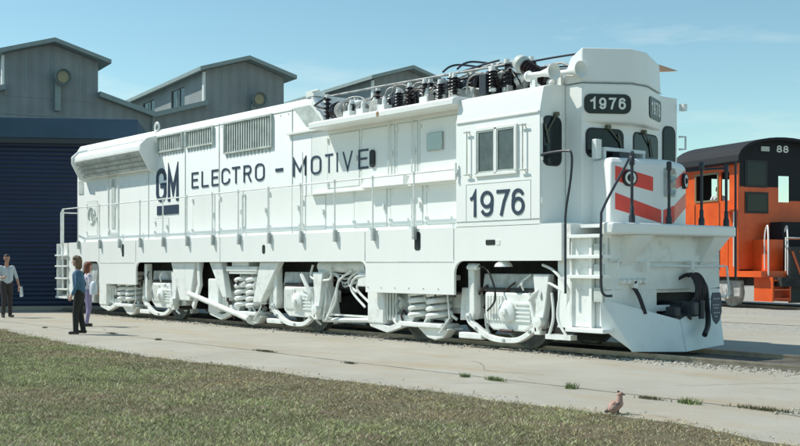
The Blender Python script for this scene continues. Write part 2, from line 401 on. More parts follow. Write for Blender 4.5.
# thin seam and rivet details on skirt
mb = MB()
for x in (-3.68, -6.3, -12.0, -16.55, -18.95): mb.box(x-.006, x+.006, SP-.006, SP+.01, 1.53, 2.1)
for x in np.arange(-6.2, -3.7, .42): mb.disc((x, SP-.012, 1.02), (0, 1, 0), .012, .02, 8)
mb.box(-6.27, -3.68, SP-.006, SP+.01, 1.50, 1.512)
mb.box(-18.9, -16.6, SP-.006, SP+.01, 1.50, 1.512)
mb.build('skirt_trim', M['dirt_and_shade_white'], LOC)
# dark slots in skirt
MB().prism(rrect(-4.77, -4.60, 1.72, 2.06, .05), 'Y', SP-.006, SP+.02).build('slot', M['black'], LOC)
MB().prism([(x, z) for x, z in rrect(-2.85, -2.62, 1.79, 1.88, .02)], 'Y', SP-.006, SP+.02).build('slot', M['black'], LOC)
MB().prism([(x, z) for x, z in rrect(-2.60, -2.50, 1.79, 1.88, .02)], 'Y', SP-.007, SP+.02).split('reflector', M['digit'], LOC)
for x, z0, z1, r in ((-10.05, 1.70, 1.90, .05), (-17.35, 1.68, 2.02, .04)):
    MB().prism(rrect(x-.06, x+.06, z0, z1, r), 'Y', SP-.006, SP+.02).build('slot', M['black'], LOC)

# hood
HX0, HX1, HX2 = -21.5, -8.75, -3.62
hood = MB()
prof = [(-1.15, 2.1), (-1.15, 4.93), (-1.05, 5.08), (-.35, 5.10), (.35, 5.10), (1.05, 5.08), (1.15, 4.93), (1.15, 2.1)]
hood.prism(prof, 'X', HX0, HX1)
prof2 = [(-1.15, 2.1), (-1.15, 4.30), (1.15, 4.30), (1.15, 2.1)]
hood.prism(prof2, 'X', HX1, HX2)
hood.build('hood', W, LOC, bevel=.02)
# slanted front end of the tall part with its shade painted on as a grey panel
MB().prism([(-8.76, 4.30), (-8.76, 5.08), (-8.20, 4.42), (-8.20, 4.30)], 'Y', -1.15, 1.15).build('hood_end', W, LOC, bevel=.01)
MB().slab([(-9.45, HY, 4.90), (-8.80, HY, 4.90), (-8.28, HY, 4.46), (-8.95, HY, 4.46)], (0, -1, 0), .012).build('painted_shade_panel', M['louver_and_shade_grey'], LOC)
# roof shelf carrying the equipment, overhangs the walkway
MB().prism([(-1.62, 4.28), (-1.62, 4.40), (-1.50, 4.44), (1.50, 4.44), (1.62, 4.40), (1.62, 4.28)], 'X', -8.18, HX2).build('roof_shelf', W, LOC, bevel=.02)
MB().box(-9.65, -8.19, -1.22, -1.155, 4.32, 4.36).split('drip_rail', W, LOC)
MB().prism([(-5.84, 4.30), (-5.78, 4.29), (-5.76, 4.34), (-5.79, 4.40), (-5.85, 4.38)], 'Y', -1.623, -1.60).build('rust_spot', M['rust'], LOC)
# panel seams, door outlines on hood: thin raised strips
def frame(mb, x0, x1, z0, z1, y, w=.012, t=.012):
    mb.box(x0, x1, y-t, y+.01, z0, z0+w).box(x0, x1, y-t, y+.01, z1-w, z1)
    mb.box(x0, x0+w, y-t*1.2, y+.01, z0+w, z1-w).box(x1-w, x1, y-t*1.2, y+.01, z0+w, z1-w)
mb = MB()
for x in (-16.6, -14.5, -12.75, -9.5): mb.box(x-.012, x+.012, HY-.012, HY+.01, 2.15, 4.9)
mb.box(HX0+.05, HX1-.05, HY-.01, HY+.01, 4.86, 4.875)
for x in np.arange(-21.2, -9, .33): mb.disc((x, HY-.012, 4.8), (0, 1, 0), .014, .02, 6)
for x in np.arange(-21.1, -16.7, .55):
    for z in (3.75, 3.68): mb.disc((x, HY-.012, z), (0, 1, 0), .016, .02, 6)
mb.build('panel_seam', M['louver_and_shade_grey'], LOC)
doors = [(-19.15, -18.55, 2.35, 4.0), (-20.75, -19.95, 2.3, 3.35), (-16.2, -15.4, 2.2, 2.7), (-10.45, -9.15, 2.2, 3.2), (-8.15, -7.0, 3.05, 4.2), (-6.95, -5.85, 3.05, 4.2), (-5.8, -5.15, 3.05, 4.2),
         (-14.1, -12.95, 2.2, 3.2), (-12.7, -11.6, 2.2, 3.2), (-11.55, -10.5, 2.2, 3.2), (-9.1, -8.2, 2.2, 2.95), (-7.2, -6.1, 2.2, 2.98), (-6.0, -5.0, 2.2, 2.98), (-5.1, -3.95, 3.0, 4.2), (-4.9, -3.9, 2.2, 2.98)]
for x0, x1, z0, z1 in doors:
    b = MB().box(x0+.02, x1-.02, HY-.010, HY+.01, z0+.02, z1-.02); d = b.build('hood_door', W, LOC, bevel=.006)
    g_ = MB(); frame(g_, x0, x1, z0, z1, HY, .014, .004); g_.build('door_gap', M['louver_and_shade_grey'], d)
    h = MB().box(x1-.10, x1-.06, HY-.05, HY-.02, (z0+z1)/2-.06, (z0+z1)/2+.06)
    for zz in (z0+.12, z1-.12): h.box(x0+.0, x0+.06, HY-.045, HY-.01, zz-.04, zz+.04)
    h.split('hinge', M['white_old'], d)
mb = MB(); frame(mb, -19.2, -18.5, 2.3, 4.05, HY, .03, .03); mb.build('door_frame', W, LOC)
MB().box(-18.93, -18.72, HY-.03, HY, 2.5, 3.9).build('door_panel', M['louver_and_shade_grey'], LOC)
MB().box(-21.35, -21.0, HY-.02, HY, 3.6, 4.0).build('vent', M['louver_and_shade_grey'], LOC)
# gutter pipes, little hooks
mb = MB(); mb.tube([(-5.28, HY-.05, 2.2), (-5.28, HY-.05, 4.25)], .015); mb.tube([(-6.0, HY-.05, 3.1), (-6.0, HY-.05, 4.25)], .015)
mb.tube([(-11.55, HY-.06, 2.2), (-11.55, HY-.06, 3.1)], .02); mb.tube([(-9.02, HY-.05, 2.2), (-9.02, HY-.05, 3.9)], .015)
mb.split('conduit', WO, LOC)
# little tool box and low cabinets on the walkway
MB().box(-4.85, -4.40, HY-.05, HY, 3.58, 3.92).build('inspection_window', M['lens'], LOC, bevel=.01)
mb = MB()
for x0, x1 in ((-6.72, -5.35), (-5.25, -3.75)): mb.hexa([(x0, HY-.20, 2.98), (x1, HY-.20, 2.98), (x1, HY, 2.98), (x0, HY, 2.98), (x0+.05, HY-.16, 3.17), (x1-.05, HY-.16, 3.17), (x1-.05, HY, 3.17), (x0+.05, HY, 3.17)])
mb.split('walkway_cabinet', W, LOC, bevel=.01)
MB().box(-8.7, -3.62, HY-.12, HY, 2.95, 2.98).build('cabinet_ledge', W, LOC)
MB().prism(rrect(-6.62, -6.47, 3.40, 3.75, .07), 'Y', HY-.05, HY).build('recessed_handle', M['black'], LOC)
# side louvres
def louver(x0, x1, z0, z1, n):
    f = MB(); frame(f, x0, x1, z0, z1, HY, .04, .05); fo = f.build('louver', M['louver_and_shade_grey'], LOC)
    s = MB().box(x0+.03, x1-.03, HY-.008, HY+.02, z0+.03, z1-.03); s.build('backing', M['louver_and_shade_grey'], fo)
    s = MB()
    for k in range(n):
        x = x0+.06+(x1-x0-.12)*k/(n-1); s.add([(x-.04, HY-.012, z0+.04), (x+.02, HY-.03, z0+.04), (x+.02, HY-.03, z1-.04), (x-.04, HY-.012, z1-.04), (x+.03, HY-.028, z0+.04), (x+.03, HY-.028, z1-.04)], [(0, 1, 2, 3), (1, 4, 5, 2)])
    s.build('slat', M['louver_and_shade_grey'], fo)
    t = MB()
    for k in range(int((x1-x0)/.16)):
        x = x0+.05+k*.16; t.prism([(x, z0), (x+.12, z0), (x+.06, z0-.13)], 'Y', HY-.006, HY+.005)
    t.build('masking_tab', M['dirt_and_shade_white'], fo)
louver(-16.05, -14.6, 4.43, 4.88, 12); louver(-14.42, -13.0, 4.42, 4.88, 12); louver(-12.47, -10.3, 4.12, 4.88, 20)
# rear filter duct high on the side
dx0, dx1 = -20.75, -16.2
pr = [(-1.14, 4.86), (-1.42, 4.78), (-1.55, 4.64), (-1.56, 4.52), (-1.30, 4.10), (-1.14, 4.02)]
du = MB().prism(pr, 'X', dx0, dx1).build('air_duct', W, LOC, bevel=.015)
for e, s in ((dx0, -1), (dx1, 1)):
    MB().prism([(-1.14, 4.92), (-1.44, 4.83), (-1.62, 4.66), (-1.62, 4.46), (-1.36, 3.98), (-1.14, 3.92)], 'X', e, e+.07*s).build('end_plate', W, du, bevel=.01)
mb = MB()
a0, a1 = Vector((0, -1.565, 4.50)), Vector((0, -1.315, 4.08))
for k in range(4):
    p = a0.lerp(a1, .08+.28*k); q = a0.lerp(a1, .08+.28*k+.17)
    mb.slab([(dx0+.15, p.y, p.z), (dx1-.15, p.y, p.z), (dx1-.15, q.y, q.z), (dx0+.15, q.y, q.z)], (0, -.86, -.5), .03)
mb.build('grille', M['dirt_and_shade_white'], du)
for zz in (4.62,): MB().box(dx0+.1, dx1-.1, -1.585, -1.55, 4.50, 4.55).build('grille_rail', M['white_old'], du)
# lifting eye on roof
MB().tube(arc3 := [( -16.25+.12*math.cos(R(a)), -1.08, 5.16+.12*math.sin(R(a))) for a in range(0, 360, 30)], .03, closed=True).build('lifting_eye', WO, LOC)

# lettering on the hood
def hp(u, v): return (u, HY, v)
L_ = [('E', -14.14, -13.80), ('L', -13.62, -13.28), ('E', -13.11, -12.78), ('C', -12.62, -12.23), ('T', -12.12, -11.76), ('R', -11.58, -11.24), ('O', -11.06, -10.66),
      ('M', -9.45, -8.95), ('O', -8.76, -8.38), ('T', -8.22, -7.93), ('V', -7.58, -7.24), ('E', -7.04, -6.70)]
items = [(c, a, b, 3.39, 3.79) for c, a, b in L_]+[('I', -7.82, -7.74, 3.39, 3.79)]
lt = glyphs(items, hp, .018, 'letter', M['navy'], LOC, .023)
mb = MB().box(-10.18, -9.88, HY-.018, HY+.005, 3.55, 3.62); mb.split('letter', M['navy'], LOC)
glyphs([('G', -16.13, -15.55, 3.12, 4.02), ('M', -15.46, -14.86, 3.12, 4.02)], hp, .018, 'letter', M['navy'], LOC, .065)
MB().box(-16.08, -15.82, HY-.018, HY+.005, 2.78, 3.02).box(-15.70, -14.86, HY-.018, HY+.005, 2.78, 3.02).split('letter', M['navy'], LOC)
# round emblem at the rear of the hood
mb = MB(); mb.tube([(-20.35+.24*math.cos(R(a)), HY-.03, 2.92+.24*math.sin(R(a))) for a in range(0, 360, 15)], .022, closed=True)
mb.box(-20.37, -20.33, HY-.035, HY, 2.76, 3.08); mb.slab([(-20.47, HY, 2.95), (-20.35, HY, 2.78), (-20.33, HY, 2.82), (-20.44, HY, 2.99)], (0, -1, 0), .03)
mb.slab([(-20.27, HY, 2.99), (-20.35, HY, 2.86), (-20.33, HY, 2.82), (-20.22, HY, 2.96)], (0, -1, 0), .03)
mb.build('emblem', M['louver_and_shade_grey'], LOC)

# handrail with posts
posts = [-20.34, -18.8, -17.5, -16.19, -14.86, -13.56, -12.28, -11.07, -9.76, -8.49, -7.25, -5.98, -4.73]
for sgn in (-1, 1):
    mb = MB(); yy = sgn*1.60
    hr = MB().tube([(-21.5, yy, 3.14), (-3.62, yy, 3.14)], .017).build('handrail', WO, LOC)
    for x in posts: mb.lathe([(0, 0), (0, .018), (1.13, .018), (1.13, .034), (1.19, .034), (1.19, 0)], (x, yy, 1.98), (0, 0, 1), 8)
    mb.split('post', WO, hr)
    b = MB()
    for x in posts: b.box(x-.03, x+.03, yy-.03*1, yy+sgn*-.05 if False else yy+.05 if sgn < 0 else yy-.05, 1.92, 2.16)
    b.split('post_bracket', M['dirt_and_shade_white'], hr)
    c = MB().tube([(-21.5, yy, .75), (-21.5, yy, 3.14)], .035, 8); c.build('corner_post', WO, hr)
MB().tube([(-21.9, -1.5, 3.05), (-21.9, 1.5, 3.05)], .02).tube([(-21.9, -1.5, 2.1), (-21.9, -1.5, 3.05)], .025).tube([(-21.9, 1.5, 2.1), (-21.9, 1.5, 3.05)], .025).tube([(-21.5, -1.6, 3.14), (-21.9, -1.5, 3.05)], .02).build('end_handrail', WO, LOC)

# rear ladder and rear end
def ladder(x0, x1, zs, y, m, zbot, ztop, name='ladder'):
    f = MB().box(x0, x0+.035, y-.02, y+.12, zbot, ztop).box(x1-.035, x1, y-.02, y+.12, zbot, ztop)
    o = f.build(name, m, LOC, bevel=.004)
    for z in zs: MB().box(x0-.05, x1+.05, y-.06, y+.16, z-.03, z+.02).build('step', m, o, bevel=.006)
    return o
ladder(-22.05, -21.2, (1.75, 1.42, 1.05, .72), -1.56, WO, .48, 2.1)
MB().box(-22.0, -21.95, -1.45, 1.45, .5, 2.1).box(-21.95, -21.2, -1.50, -1.42, .42, .55).build('rear_pilot', M['dirt_and_shade_white'], LOC)
MB().box(-21.16, -20.8, -1.54, -1.4, .42, .5).box(-22.1, -21.2, -1.6, -1.35, .44, .50).build('rear_step', WO, LOC)
MB().hexa([(-21.1, -1.42, .35), (-19.6, -1.42, .35), (-19.6, -.6, .35), (-21.1, -.6, .35), (-21.1, -1.42, 1.5), (-19.3, -1.42, 1.5), (-19.3, -.6, 1.5), (-21.1, -.6, 1.5)]).build('sand_box', M['dirt_and_shade_white'], LOC, bevel=.03)

# -------- cab
CX0, CX1 = -3.62, -1.57
cab = MB()
sect = [(-1.55, 2.1), (-1.55, 3.95), (-1.46, 4.36), (-1.25, 4.42), (1.25, 4.42), (1.46, 4.36), (1.55, 3.95), (1.55, 2.1)]
cab.prism(sect, 'X', CX0, CX1)
# centre section, prow
fp = [(CX1+.01, -.96), (-1.20, -.96), (-1.0, .05), (-1.20, 1.02), (-1.22, 1.02), (-1.22, 1.55), (CX1+.01, 1.55)]
cab.prism(fp, 'Z', 2.1, 4.40)
cabo = cab.build('cab', W, LOC, bevel=.02)
MB().box(CX0+.02, CX1-.02, -1.572, -1.549, 3.93, 3.965).build('drip_strip', W, LOC, bevel=.006)
MB().box(CX0+.02, CX1-.02, -1.558, -1.549, 2.60-.4, 2.612-.4).build('seam', M['dirt_and_shade_white'], LOC)
# number board housing: overhanging octagon
hp_ = [(-1.20, -.955), (-.76, -.23), (-.78, .18), (-1.19, 1.06), (-1.5, 1.06), (-1.5, -.955)]
lo_ = [(-1.195, -.95), (-.84, -.2), (-.84, .2), (-1.19, 1.04), (-1.5, 1.04), (-1.5, -.95)]
k = len(hp_)
mb = MB(); vs = [(x, y, 3.78) for x, y in lo_]+[(x, y, 3.90) for x, y in hp_]+[(x, y, 4.42) for x, y in hp_]
mb.add(vs, [tuple(range(k)), tuple(range(3*k-1, 2*k-1, -1))]+[(r*k+i, r*k+(i+1) % k, (r+1)*k+(i+1) % k, (r+1)*k+i) for r in (0, 1) for i in range(k)])
mb.build('number_board_housing', W, LOC, bevel=.03)
# roof hump / windshield above the number boards
h0 = [(-1.202, -.957), (-.765, -.23), (-.785, .18), (-1.19, 1.06), (-1.62, 1.06), (-1.66, -.957)]
h1 = [(-1.205, -.95), (-.78, -.24), (-.80, .18), (-1.19, 1.02), (-1.45, 1.02), (-1.46, -.95)]
mb = MB(); z1s = [5.0, 5.0, 4.99, 4.93, 4.88, 4.86]
vs = [(x, y, 4.435) for x, y in h0]+[(x, y, z) for (x, y), z in zip(h1, z1s)]
mb.add(vs, [tuple(range(k)), tuple(range(2*k-1, k-1, -1))]+[(i, (i+1) % k, (i+1) % k+k, i+k) for i in range(k)])
mb.build('roof_fairing', W, LOC, bevel=.02)
mb = MB()
for (x, y), (x2, y2) in zip(h0[:3], h0[1:4]): mb.slab([(x, y, 4.425), (x2, y2, 4.425), (x2, y2, 4.437), (x, y, 4.437)], (y2-y, -(x2-x), 0), .012)
mb.build('seam', M['dirt_and_shade_white'], LOC)
# number boards with lettering
def board(A, B, m0, m1, z0, z1, txt, r):
    A = Vector((*A, 0)); B = Vector((*B, 0)); d = (B-A).normalized(); nn = Vector((d.y, -d.x, 0)); 
    if nn.dot(Vector((1, 0, 0))) < 0: nn = -nn
    P = [A+d*u+Vector((0, 0, z)) for u, z in rrect(m0, m1, z0, z1, r)]
    o = MB().slab(P, nn, .02).build('number_board', M['board'], LOC)
    wd = (m1-m0-.13)/4; it = []
    for i, c in enumerate(txt):
        u = m0+.07+i*wd; it.append((c, u+(.03 if c == '1' else .012), u+wd-.03, z0+.07, z1-.06))
    glyphs(it, lambda u, v: tuple(A+d*u+nn*.021+Vector((0, 0, v))), .004, 'digit', M['digit'], o, .017, nn)
board((-1.20, -.955), (-.76, -.23), .03, .82, 3.92, 4.24, '1976', .11)
board((-.78, .18), (-1.19, 1.06), .10, .90, 3.92, 4.28, '1976', .08)
# front windows
def pane(A, B, u0, u1, z0, z1, r, name='windshield', wiper=None, m='glass', th=.012, gas=True):
    A = Vector((*A, 0)); B = Vector((*B, 0)); d = (B-A).normalized(); nn = Vector((d.y, -d.x, 0))
    if nn.dot(Vector((1, -.7, 0))) < 0: nn = -nn
    P = [A+d*u+Vector((0, 0, z)) for u, z in rrect(u0-.03, u1+.03, z0-.03, z1+.03, r+.03)]
    o = MB().slab(P, nn, th).build(name, M['black'], LOC)
    P = [A+d*u+Vector((0, 0, z))+nn*th for u, z in rrect(u0, u1, z0, z1, r)]
    MB().slab(P, nn, .004).build('pane', M[m], o)
    if wiper:
        (ua, za), (ub, zb) = wiper
        q = [A+d*ua+nn*.05+Vector((0, 0, za)), A+d*ub+nn*.04+Vector((0, 0, zb))]
        MB().tube([q[0], q[1]], .012, 6).tube([q[1]+Vector((0, 0, .14))-d*.04, q[1]-Vector((0, 0, .16))+d*.05], .014, 6).disc(q[0]-nn*.05, nn, .04, .08, 10).build('wiper', M['wiper'], o)
    return o
pane((-1.2, -.96), (-1.0, .05), .10, .82, 3.24, 3.67, .09, wiper=((.50, 3.72), (.75, 3.48)))
pane((-1.0, .05), (-1.2, 1.02), .06, .90, 3.24, 3.66, .09, wiper=((.35, 3.70), (.62, 3.46)))
pane((CX1, -1.55), (CX1, -.96), .08, .47, 3.10, 3.86, .10, 'door_window', wiper=((.34, 3.92), (.12, 3.6)))
pane((-1.22, 1.02), (-1.22, 1.55), .14, .44, 3.05, 3.86, .10, 'door_window')
mb = MB(); mb.box(CX1, CX1+.012, -1.53, -1.50, 2.15, 3.95).box(CX1, CX1+.012, -1.01, -.98, 2.15, 3.95); mb.build('door_edge', M['white_old'], LOC)
for z in (2.5, 3.2, 3.8): MB().tube([(CX1+.02, -1.52, z-.05), (CX1+.02, -1.52, z+.05)], .018).build('hinge', W, LOC)
# right-side mirror bracket & roof ledge
MB().tube([(-1.2, 1.57, 3.5), (-1.12, 1.66, 3.5), (-1.12, 1.66, 3.72), (-1.2, 1.57, 3.72)], .02).box(-1.2, -1.1, 1.58, 1.68, 4.18, 4.30).build('grab_bracket', WO, LOC)
# side window two panes
wf = MB(); frame(wf, -3.10, -2.08, 2.97, 3.80, SP, .05, .035); wf.box(-2.62, -2.56, SP-.035, SP, 3.0, 3.78)
wfo = wf.build('side_window', W, LOC, bevel=.004)
MB().box(-3.05, -2.62, SP-.012, SP+.01, 3.0, 3.77).build('pane', M['glass_dirty'], wfo)
MB().box(-2.56, -2.13, SP-.012, SP+.01, 3.0, 3.77).build('pane', M['glass_dirty'], wfo)
mb = MB(); frame(mb, -3.05, -2.61, 3.02, 3.76, SP-.012, .035, .012); frame(mb, -2.57, -2.12, 3.02, 3.76, SP-.012, .035, .012); mb.build('sash', M['louver_and_shade_grey'], wfo)
mb = MB()
for x in (-3.28, -1.92):
    mb.tube([(x, SP-.05, 3.0), (x, SP-.05, 3.78)], .012, 6)
    for z in (3.02, 3.76): mb.tube([(x-.08, SP-.05, z), (x+.08, SP-.05, z)], .014, 6).tube([(x, SP-.05, z), (x, SP, z)], .012, 6)
mb.build('wind_deflector', M['louver_and_shade_grey'], wfo)
mb = MB(); frame(mb, -3.36, -1.78, 2.2, 2.86, SP, .01, .006); mb.build('panel_seam', WO, LOC)
glyphs([('1', -3.24, -3.06, 2.28, 2.72), ('9', -2.98, -2.66, 2.28, 2.72), ('7', -2.58, -2.28, 2.28, 2.72), ('6', -2.22, -1.92, 2.28, 2.72)], lambda u, v: (u, SP, v), .012, 'digit', M['navy'], LOC, .030)
MB().tube([(-3.58, SP-.04, 2.95), (-3.58, SP-.04, 3.25)], .02).disc((-3.58, SP-.05, 3.1), (0, 1, 0), .035, .05).build('grab_iron', WO, LOC)
# horns
for c, x1 in (((-2.1, -1.30, 4.60), 0), ((-1.78, -1.02, 4.62), 1)):
    h = MB().lathe([(0, .0), (0, .085), (.05, .095), (.10, .055), (.32, .045), (.50, .075), (.60, .12), (.64, .14), (.645, .135), (.58, .08), (.45, .03), (.45, 0)], c, (1, -.05, 0), 20)
    h.build('horn', M['white'], LOC); MB().box(c[0]+.1, c[0]+.2, c[1]-.03, c[1]+.03, 4.40, 4.6).build('horn_bracket', WO, LOC)
# tan blade beside the fairing
MB().prism([(.86, 4.93), (1.0, 4.85), (1.35, 4.87), (1.75, 4.93), (1.35, 4.97), (1.0, 5.00)], 'X', -1.4, -1.34).build('roof_blade', M['tan'], LOC, bevel=.01)
MB().lathe([(0, 0), (0, .05), (.06, .04), (.08, 0)], (-1.3, .72, 5.02), (0, 0, 1), 10).build('roof_cap', M['black'], LOC)

# nose
nfp = [(-.60, -.95), (-.33, .0), (-.33, .30), (-.60, .98), (-1.22, .86), (-1.22, -.74)]
mb = MB(); k = 6
top = [(-.66, -.90), (-.39, .02), (-.39, .28), (-.66, .93), (-1.22, .84), (-1.22, -.72)]
vs = [(x, y, 2.1) for x, y in nfp]+[(x, y, 3.08) for x, y in nfp]+[(x, y, 3.17) for x, y in top]
mb.add(vs, [tuple(range(k)), tuple(range(3*k-1, 2*k-1, -1))]+[(r*k+i, r*k+(i+1) % k, (r+1)*k+(i+1) % k, (r+1)*k+i) for r in (0, 1) for i in range(k)])
mb.build('nose', W, LOC, bevel=.035)
def facepoly(A, B, uv, off):
    A = Vector((*A, 0)); B = Vector((*B, 0)); d = (B-A).normalized(); nn = Vector((d.y, -d.x, 0))
    if nn.dot(Vector((1, 0, 0))) < 0: nn = -nn
    return [A+d*u+nn*off+Vector((0, 0, v)) for u, v in uv], nn
A, B, D, E_ = (-.60, -.95), (-.33, 0), (-.33, .30), (-.60, .98)
for (P0, P1, uv) in ((A, B, [(.08, 2.79), (.80, 2.64), (.80, 2.87), (.08, 3.03)]), (A, B, [(.08, 2.34), (.96, 2.13), (.96, 2.34), (.08, 2.60)]),
                     (D, E_, [(.0, 2.67), (.69, 2.83), (.69, 3.05), (.0, 2.84)]), (D, E_, [(.0, 2.16), (.69, 2.42), (.69, 2.66), (.0, 2.42)])):
    P, nn = facepoly(P0, P1, uv, .0); MB().slab(P, nn, .006).build('red_stripe', M['red'], LOC)
P = [(-.328, 0.02, 2.12), (-.328, .29, 2.14), (-.328, .29, 2.42), (-.328, .02, 2.34)]; MB().slab(P, (1, 0, 0), .004).build('red_stripe', M['red'], LOC)
def lamp(P0, P1, u, z, r):
    A = Vector((*P0, 0)); B = Vector((*P1, 0)); d = (B-A).normalized(); nn = Vector((d.y, -d.x, 0)); c = A+d*u+Vector((0, 0, z))
    o = MB().lathe([(0, r+.025), (.05, r+.02), (.055, r), (.05, r-.005), (.05, 0)], c, nn, 28).build('marker_lamp', M['black'], LOC)
    MB().lathe([(.052, r-.006), (.057, r*.85), (.048, r*.5)], c, nn, 24).lathe([(.048, r*.5), (.05, 0)], c, nn, 24).split('reflector', M['digit'], o)
    MB().lathe([(.052, r*.42), (.075, r*.32), (.08, 0)], c, nn, 16).build('lens', M['black'], o)
lamp(A, B, .34, 2.84, .11); lamp(D, E_, .56, 2.86, .11)
hl = MB().prism(rrect(.03, .28, 2.56, 3.03, .04), 'X', -.335, -.28).build('headlight', M['dirt_and_shade_white'], LOC, bevel=.008)
for z in (2.91, 2.69): MB().lathe([(0, .105), (.03, .10), (.02, .07), (.01, 0)], (-.28, .155, z), (1, 0, 0), 20).build('lens', M['lens'], hl)
# bell-like frame on nose top
mb = MB().box(-.95, -.87, -.78, .25, 3.30, 3.36)
for y in (-.78, .2): mb.box(-.94, -.88, y, y+.05, 3.17, 3.30)
mb.box(-1.0, -.9, -.95, -.82, 3.17, 3.48); mb.build('nose_top_rack', WO, LOC, bevel=.008)
MB().box(-1.0, -.84, -.45, -.05, 3.17, 3.29).build('rack_box', M['post'], LOC)

# anticlimber and pilot
acp = [(-.30, -1.58), (-.12, -1.58), (-.03, -1.56), (0, -1.45), (.02, 0), (0, 1.45), (-.03, 1.58), (-.12, 1.62), (-.30, 1.62)]
MB().prism(acp, 'Z', 1.92, 2.10).build('anticlimber', W, LOC, bevel=.03)
MB().box(-1.08, -.31, -1.30, 1.5, 2.04, 2.095).box(-.34, -.31, -1.30, 1.5, 1.5, 2.04).build('platform', WO, LOC)
for y in (-1.02, .98):
    MB().prism([(-.345, 1.915), (-.03, 1.915), (-.345, 1.42)], 'Y', y, y+.03).build('gusset', W, LOC)
    MB().slab([(-.04, y+.031, 1.915), (-.04, y+.42, 1.915), (-.345, y+.24, 1.46), (-.345, y+.031, 1.44)], (1, 0, -1), .012).build('gusset', W, LOC)
px = -.35
# pilot sheet with the coupler pocket left open
plo = MB()
yl, yr = -1.46, 1.56
plo.box(px-.04, px, yl, yr, 1.06, 1.92).box(px-.04, px, yl, -.12, .5, 1.06).box(px-.04, px, 1.22, yr, .5, 1.06).box(px-.04, px, -.12, 1.22, .70, .80)
plo.build('pilot', M['plow'], LOC, bevel=.01)
MB().box(-1.3, -.42, yl+.04, yl+.08, .45, 1.9).box(-1.3, -.42, yr-.08, yr-.04, .45, 1.9).box(-.95, -.42, yl+.1, yr-.1, 1.0, 1.9).build('pilot_side', M['plow'], LOC)
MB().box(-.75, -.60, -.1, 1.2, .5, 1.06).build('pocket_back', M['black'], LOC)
# coupler
cp = MB().box(-.6, .0, .22, .50, .66, .86).hexa([(-.15, .20, .62), (.10, .24, .62), (.08, .42, .62), (-.15, .52, .62), (-.15, .20, .86), (.10, .24, .86), (.08, .42, .86), (-.15, .52, .86)])
cp.lathe([(0, .05), (.30, .05)], (.06, .50, .58), (0, 0, 1), 14)
cp.build('coupler', M['post'], LOC, bevel=.03)
MB().box(-.30, -.05, -.05, .40, .55, .68).box(-.2, .0, -.10, .05, .62, .78).build('coupler_carrier', M['post'], LOC, bevel=.02)
# plow blades
def blade(P, t, nm):
    q = [Vector(p) for p in P]; n = (q[1]-q[0]).cross(q[-1]-q[0])
    if n.x < 0: n = -n
    MB().slab(q, -n, t).build(nm, M['plow'], LOC, bevel=.006)
for s in (-1, 1):
    e = 0.06 if s > 0 else 0
    blade([(-.36, s*1.49+e, .94), (.0, s*.01+.02, .58), (.12, s*.01+.02, .07), (.0, s*1.14+e, .12)], .03, 'plow_blade')
    blade([(-.36, s*1.49+e, .94), (.0, s*1.14+e, .12), (-.35, s*1.47+e, .48)], .03, 'plow_blade')
# hoses, uncoupling lever
for p in ([(-.28, .85, 1.25), (-.15, .88, 1.1), (-.05, .8, .8), (.1, .62, .5), (.28, .28, .34)],):
    MB().tube(smoothpath(p), .045, 8).build('air_hose', M['black'], LOC)
MB().tube(smoothpath([(-.33, -.74, 1.12), (-.22, -.72, .95), (-.15, -.66, .68)]), .033, 8).build('air_hose', M['black'], LOC)
for k_ in range(5):
    y0 = .36+.06*k_
    MB().tube(smoothpath([(-.36, y0+.1, 1.28-.02*abs(3-k_)), (-.18, y0+.14, 1.30), (-.05, y0+.15, 1.1), (-.06, y0+.05-.04*(k_%3), .82+.05*(k_%2)), (-.2, y0-.2+.1*(k_%2), .68+.07*(k_%3))]), .024, 8).build('jumper_cable', M['hose'] if k_ % 3 else M['black'], LOC)
MB().disc((-.34, -.74, 1.14), (1, 0, 0), .06, .08).build('hose_socket', WO, LOC)
for k_ in range(5): MB().lathe([(0, .05), (.07, .05), (.09, .035), (.09, 0)], (-.35, -1.02+.13*k_, 1.19), (1, 0, 0), 12).build('hose_socket', M['white_old'], LOC)
mb = MB().tube([(-.22, -.52, 1.43), (-.22, 1.50, 1.43)], .018)
for y in (-.52, .62): mb.box(-.35, -.2, y-.04, y+.04, 1.36, 1.50)
mb.tube([(-.22, 1.50, 1.43), (-.20, 1.56, 1.43), (-.16, 1.58, .95), (-.1, 1.30, .92)], .018); mb.build('uncoupling_lever', WO, LOC)
MB().tube(smoothpath([(-.30, -1.12, 1.50), (-.2, -1.25, 1.50), (-.2, -1.27, 1.2), (-.2, -1.38, 1.05)]), .018).build('grab_iron', WO, LOC)
MB().tube(smoothpath([(-.30, .62, 1.5), (-.2, .62, 1.46), (-.2, .62, 1.0)]), .018).build('grab_iron', WO, LOC)
MB().box(-.351, -.34, -.55, .35, 1.625, 1.64).build('seam', M['dirt_and_shade_white'], LOC)
# shield emblem hanging on the pilot
sh = [(-.13, .17), (-.10, .24), (.10, .24), (.13, .17), (.14, -.08), (.08, -.22), (0, -.28), (-.08, -.22), (-.14, -.08)]
em = MB().prism([(.83+y, .76+z) for y, z in sh], 'X', .10, .115).build('shield_emblem', M['navy'], LOC)
mb = MB()
for z, w2 in ((.13, .09), (.03, .10), (-.02, .07), (-.10, .08), (-.16, .05)): 
    for q in np.arange(-w2, w2-.02, .045): mb.box(.115, .12, .83+q+.006, .83+q+.022, .76+z, .76+z+.018)
mb.build('emblem_lettering', M['digit'], em)
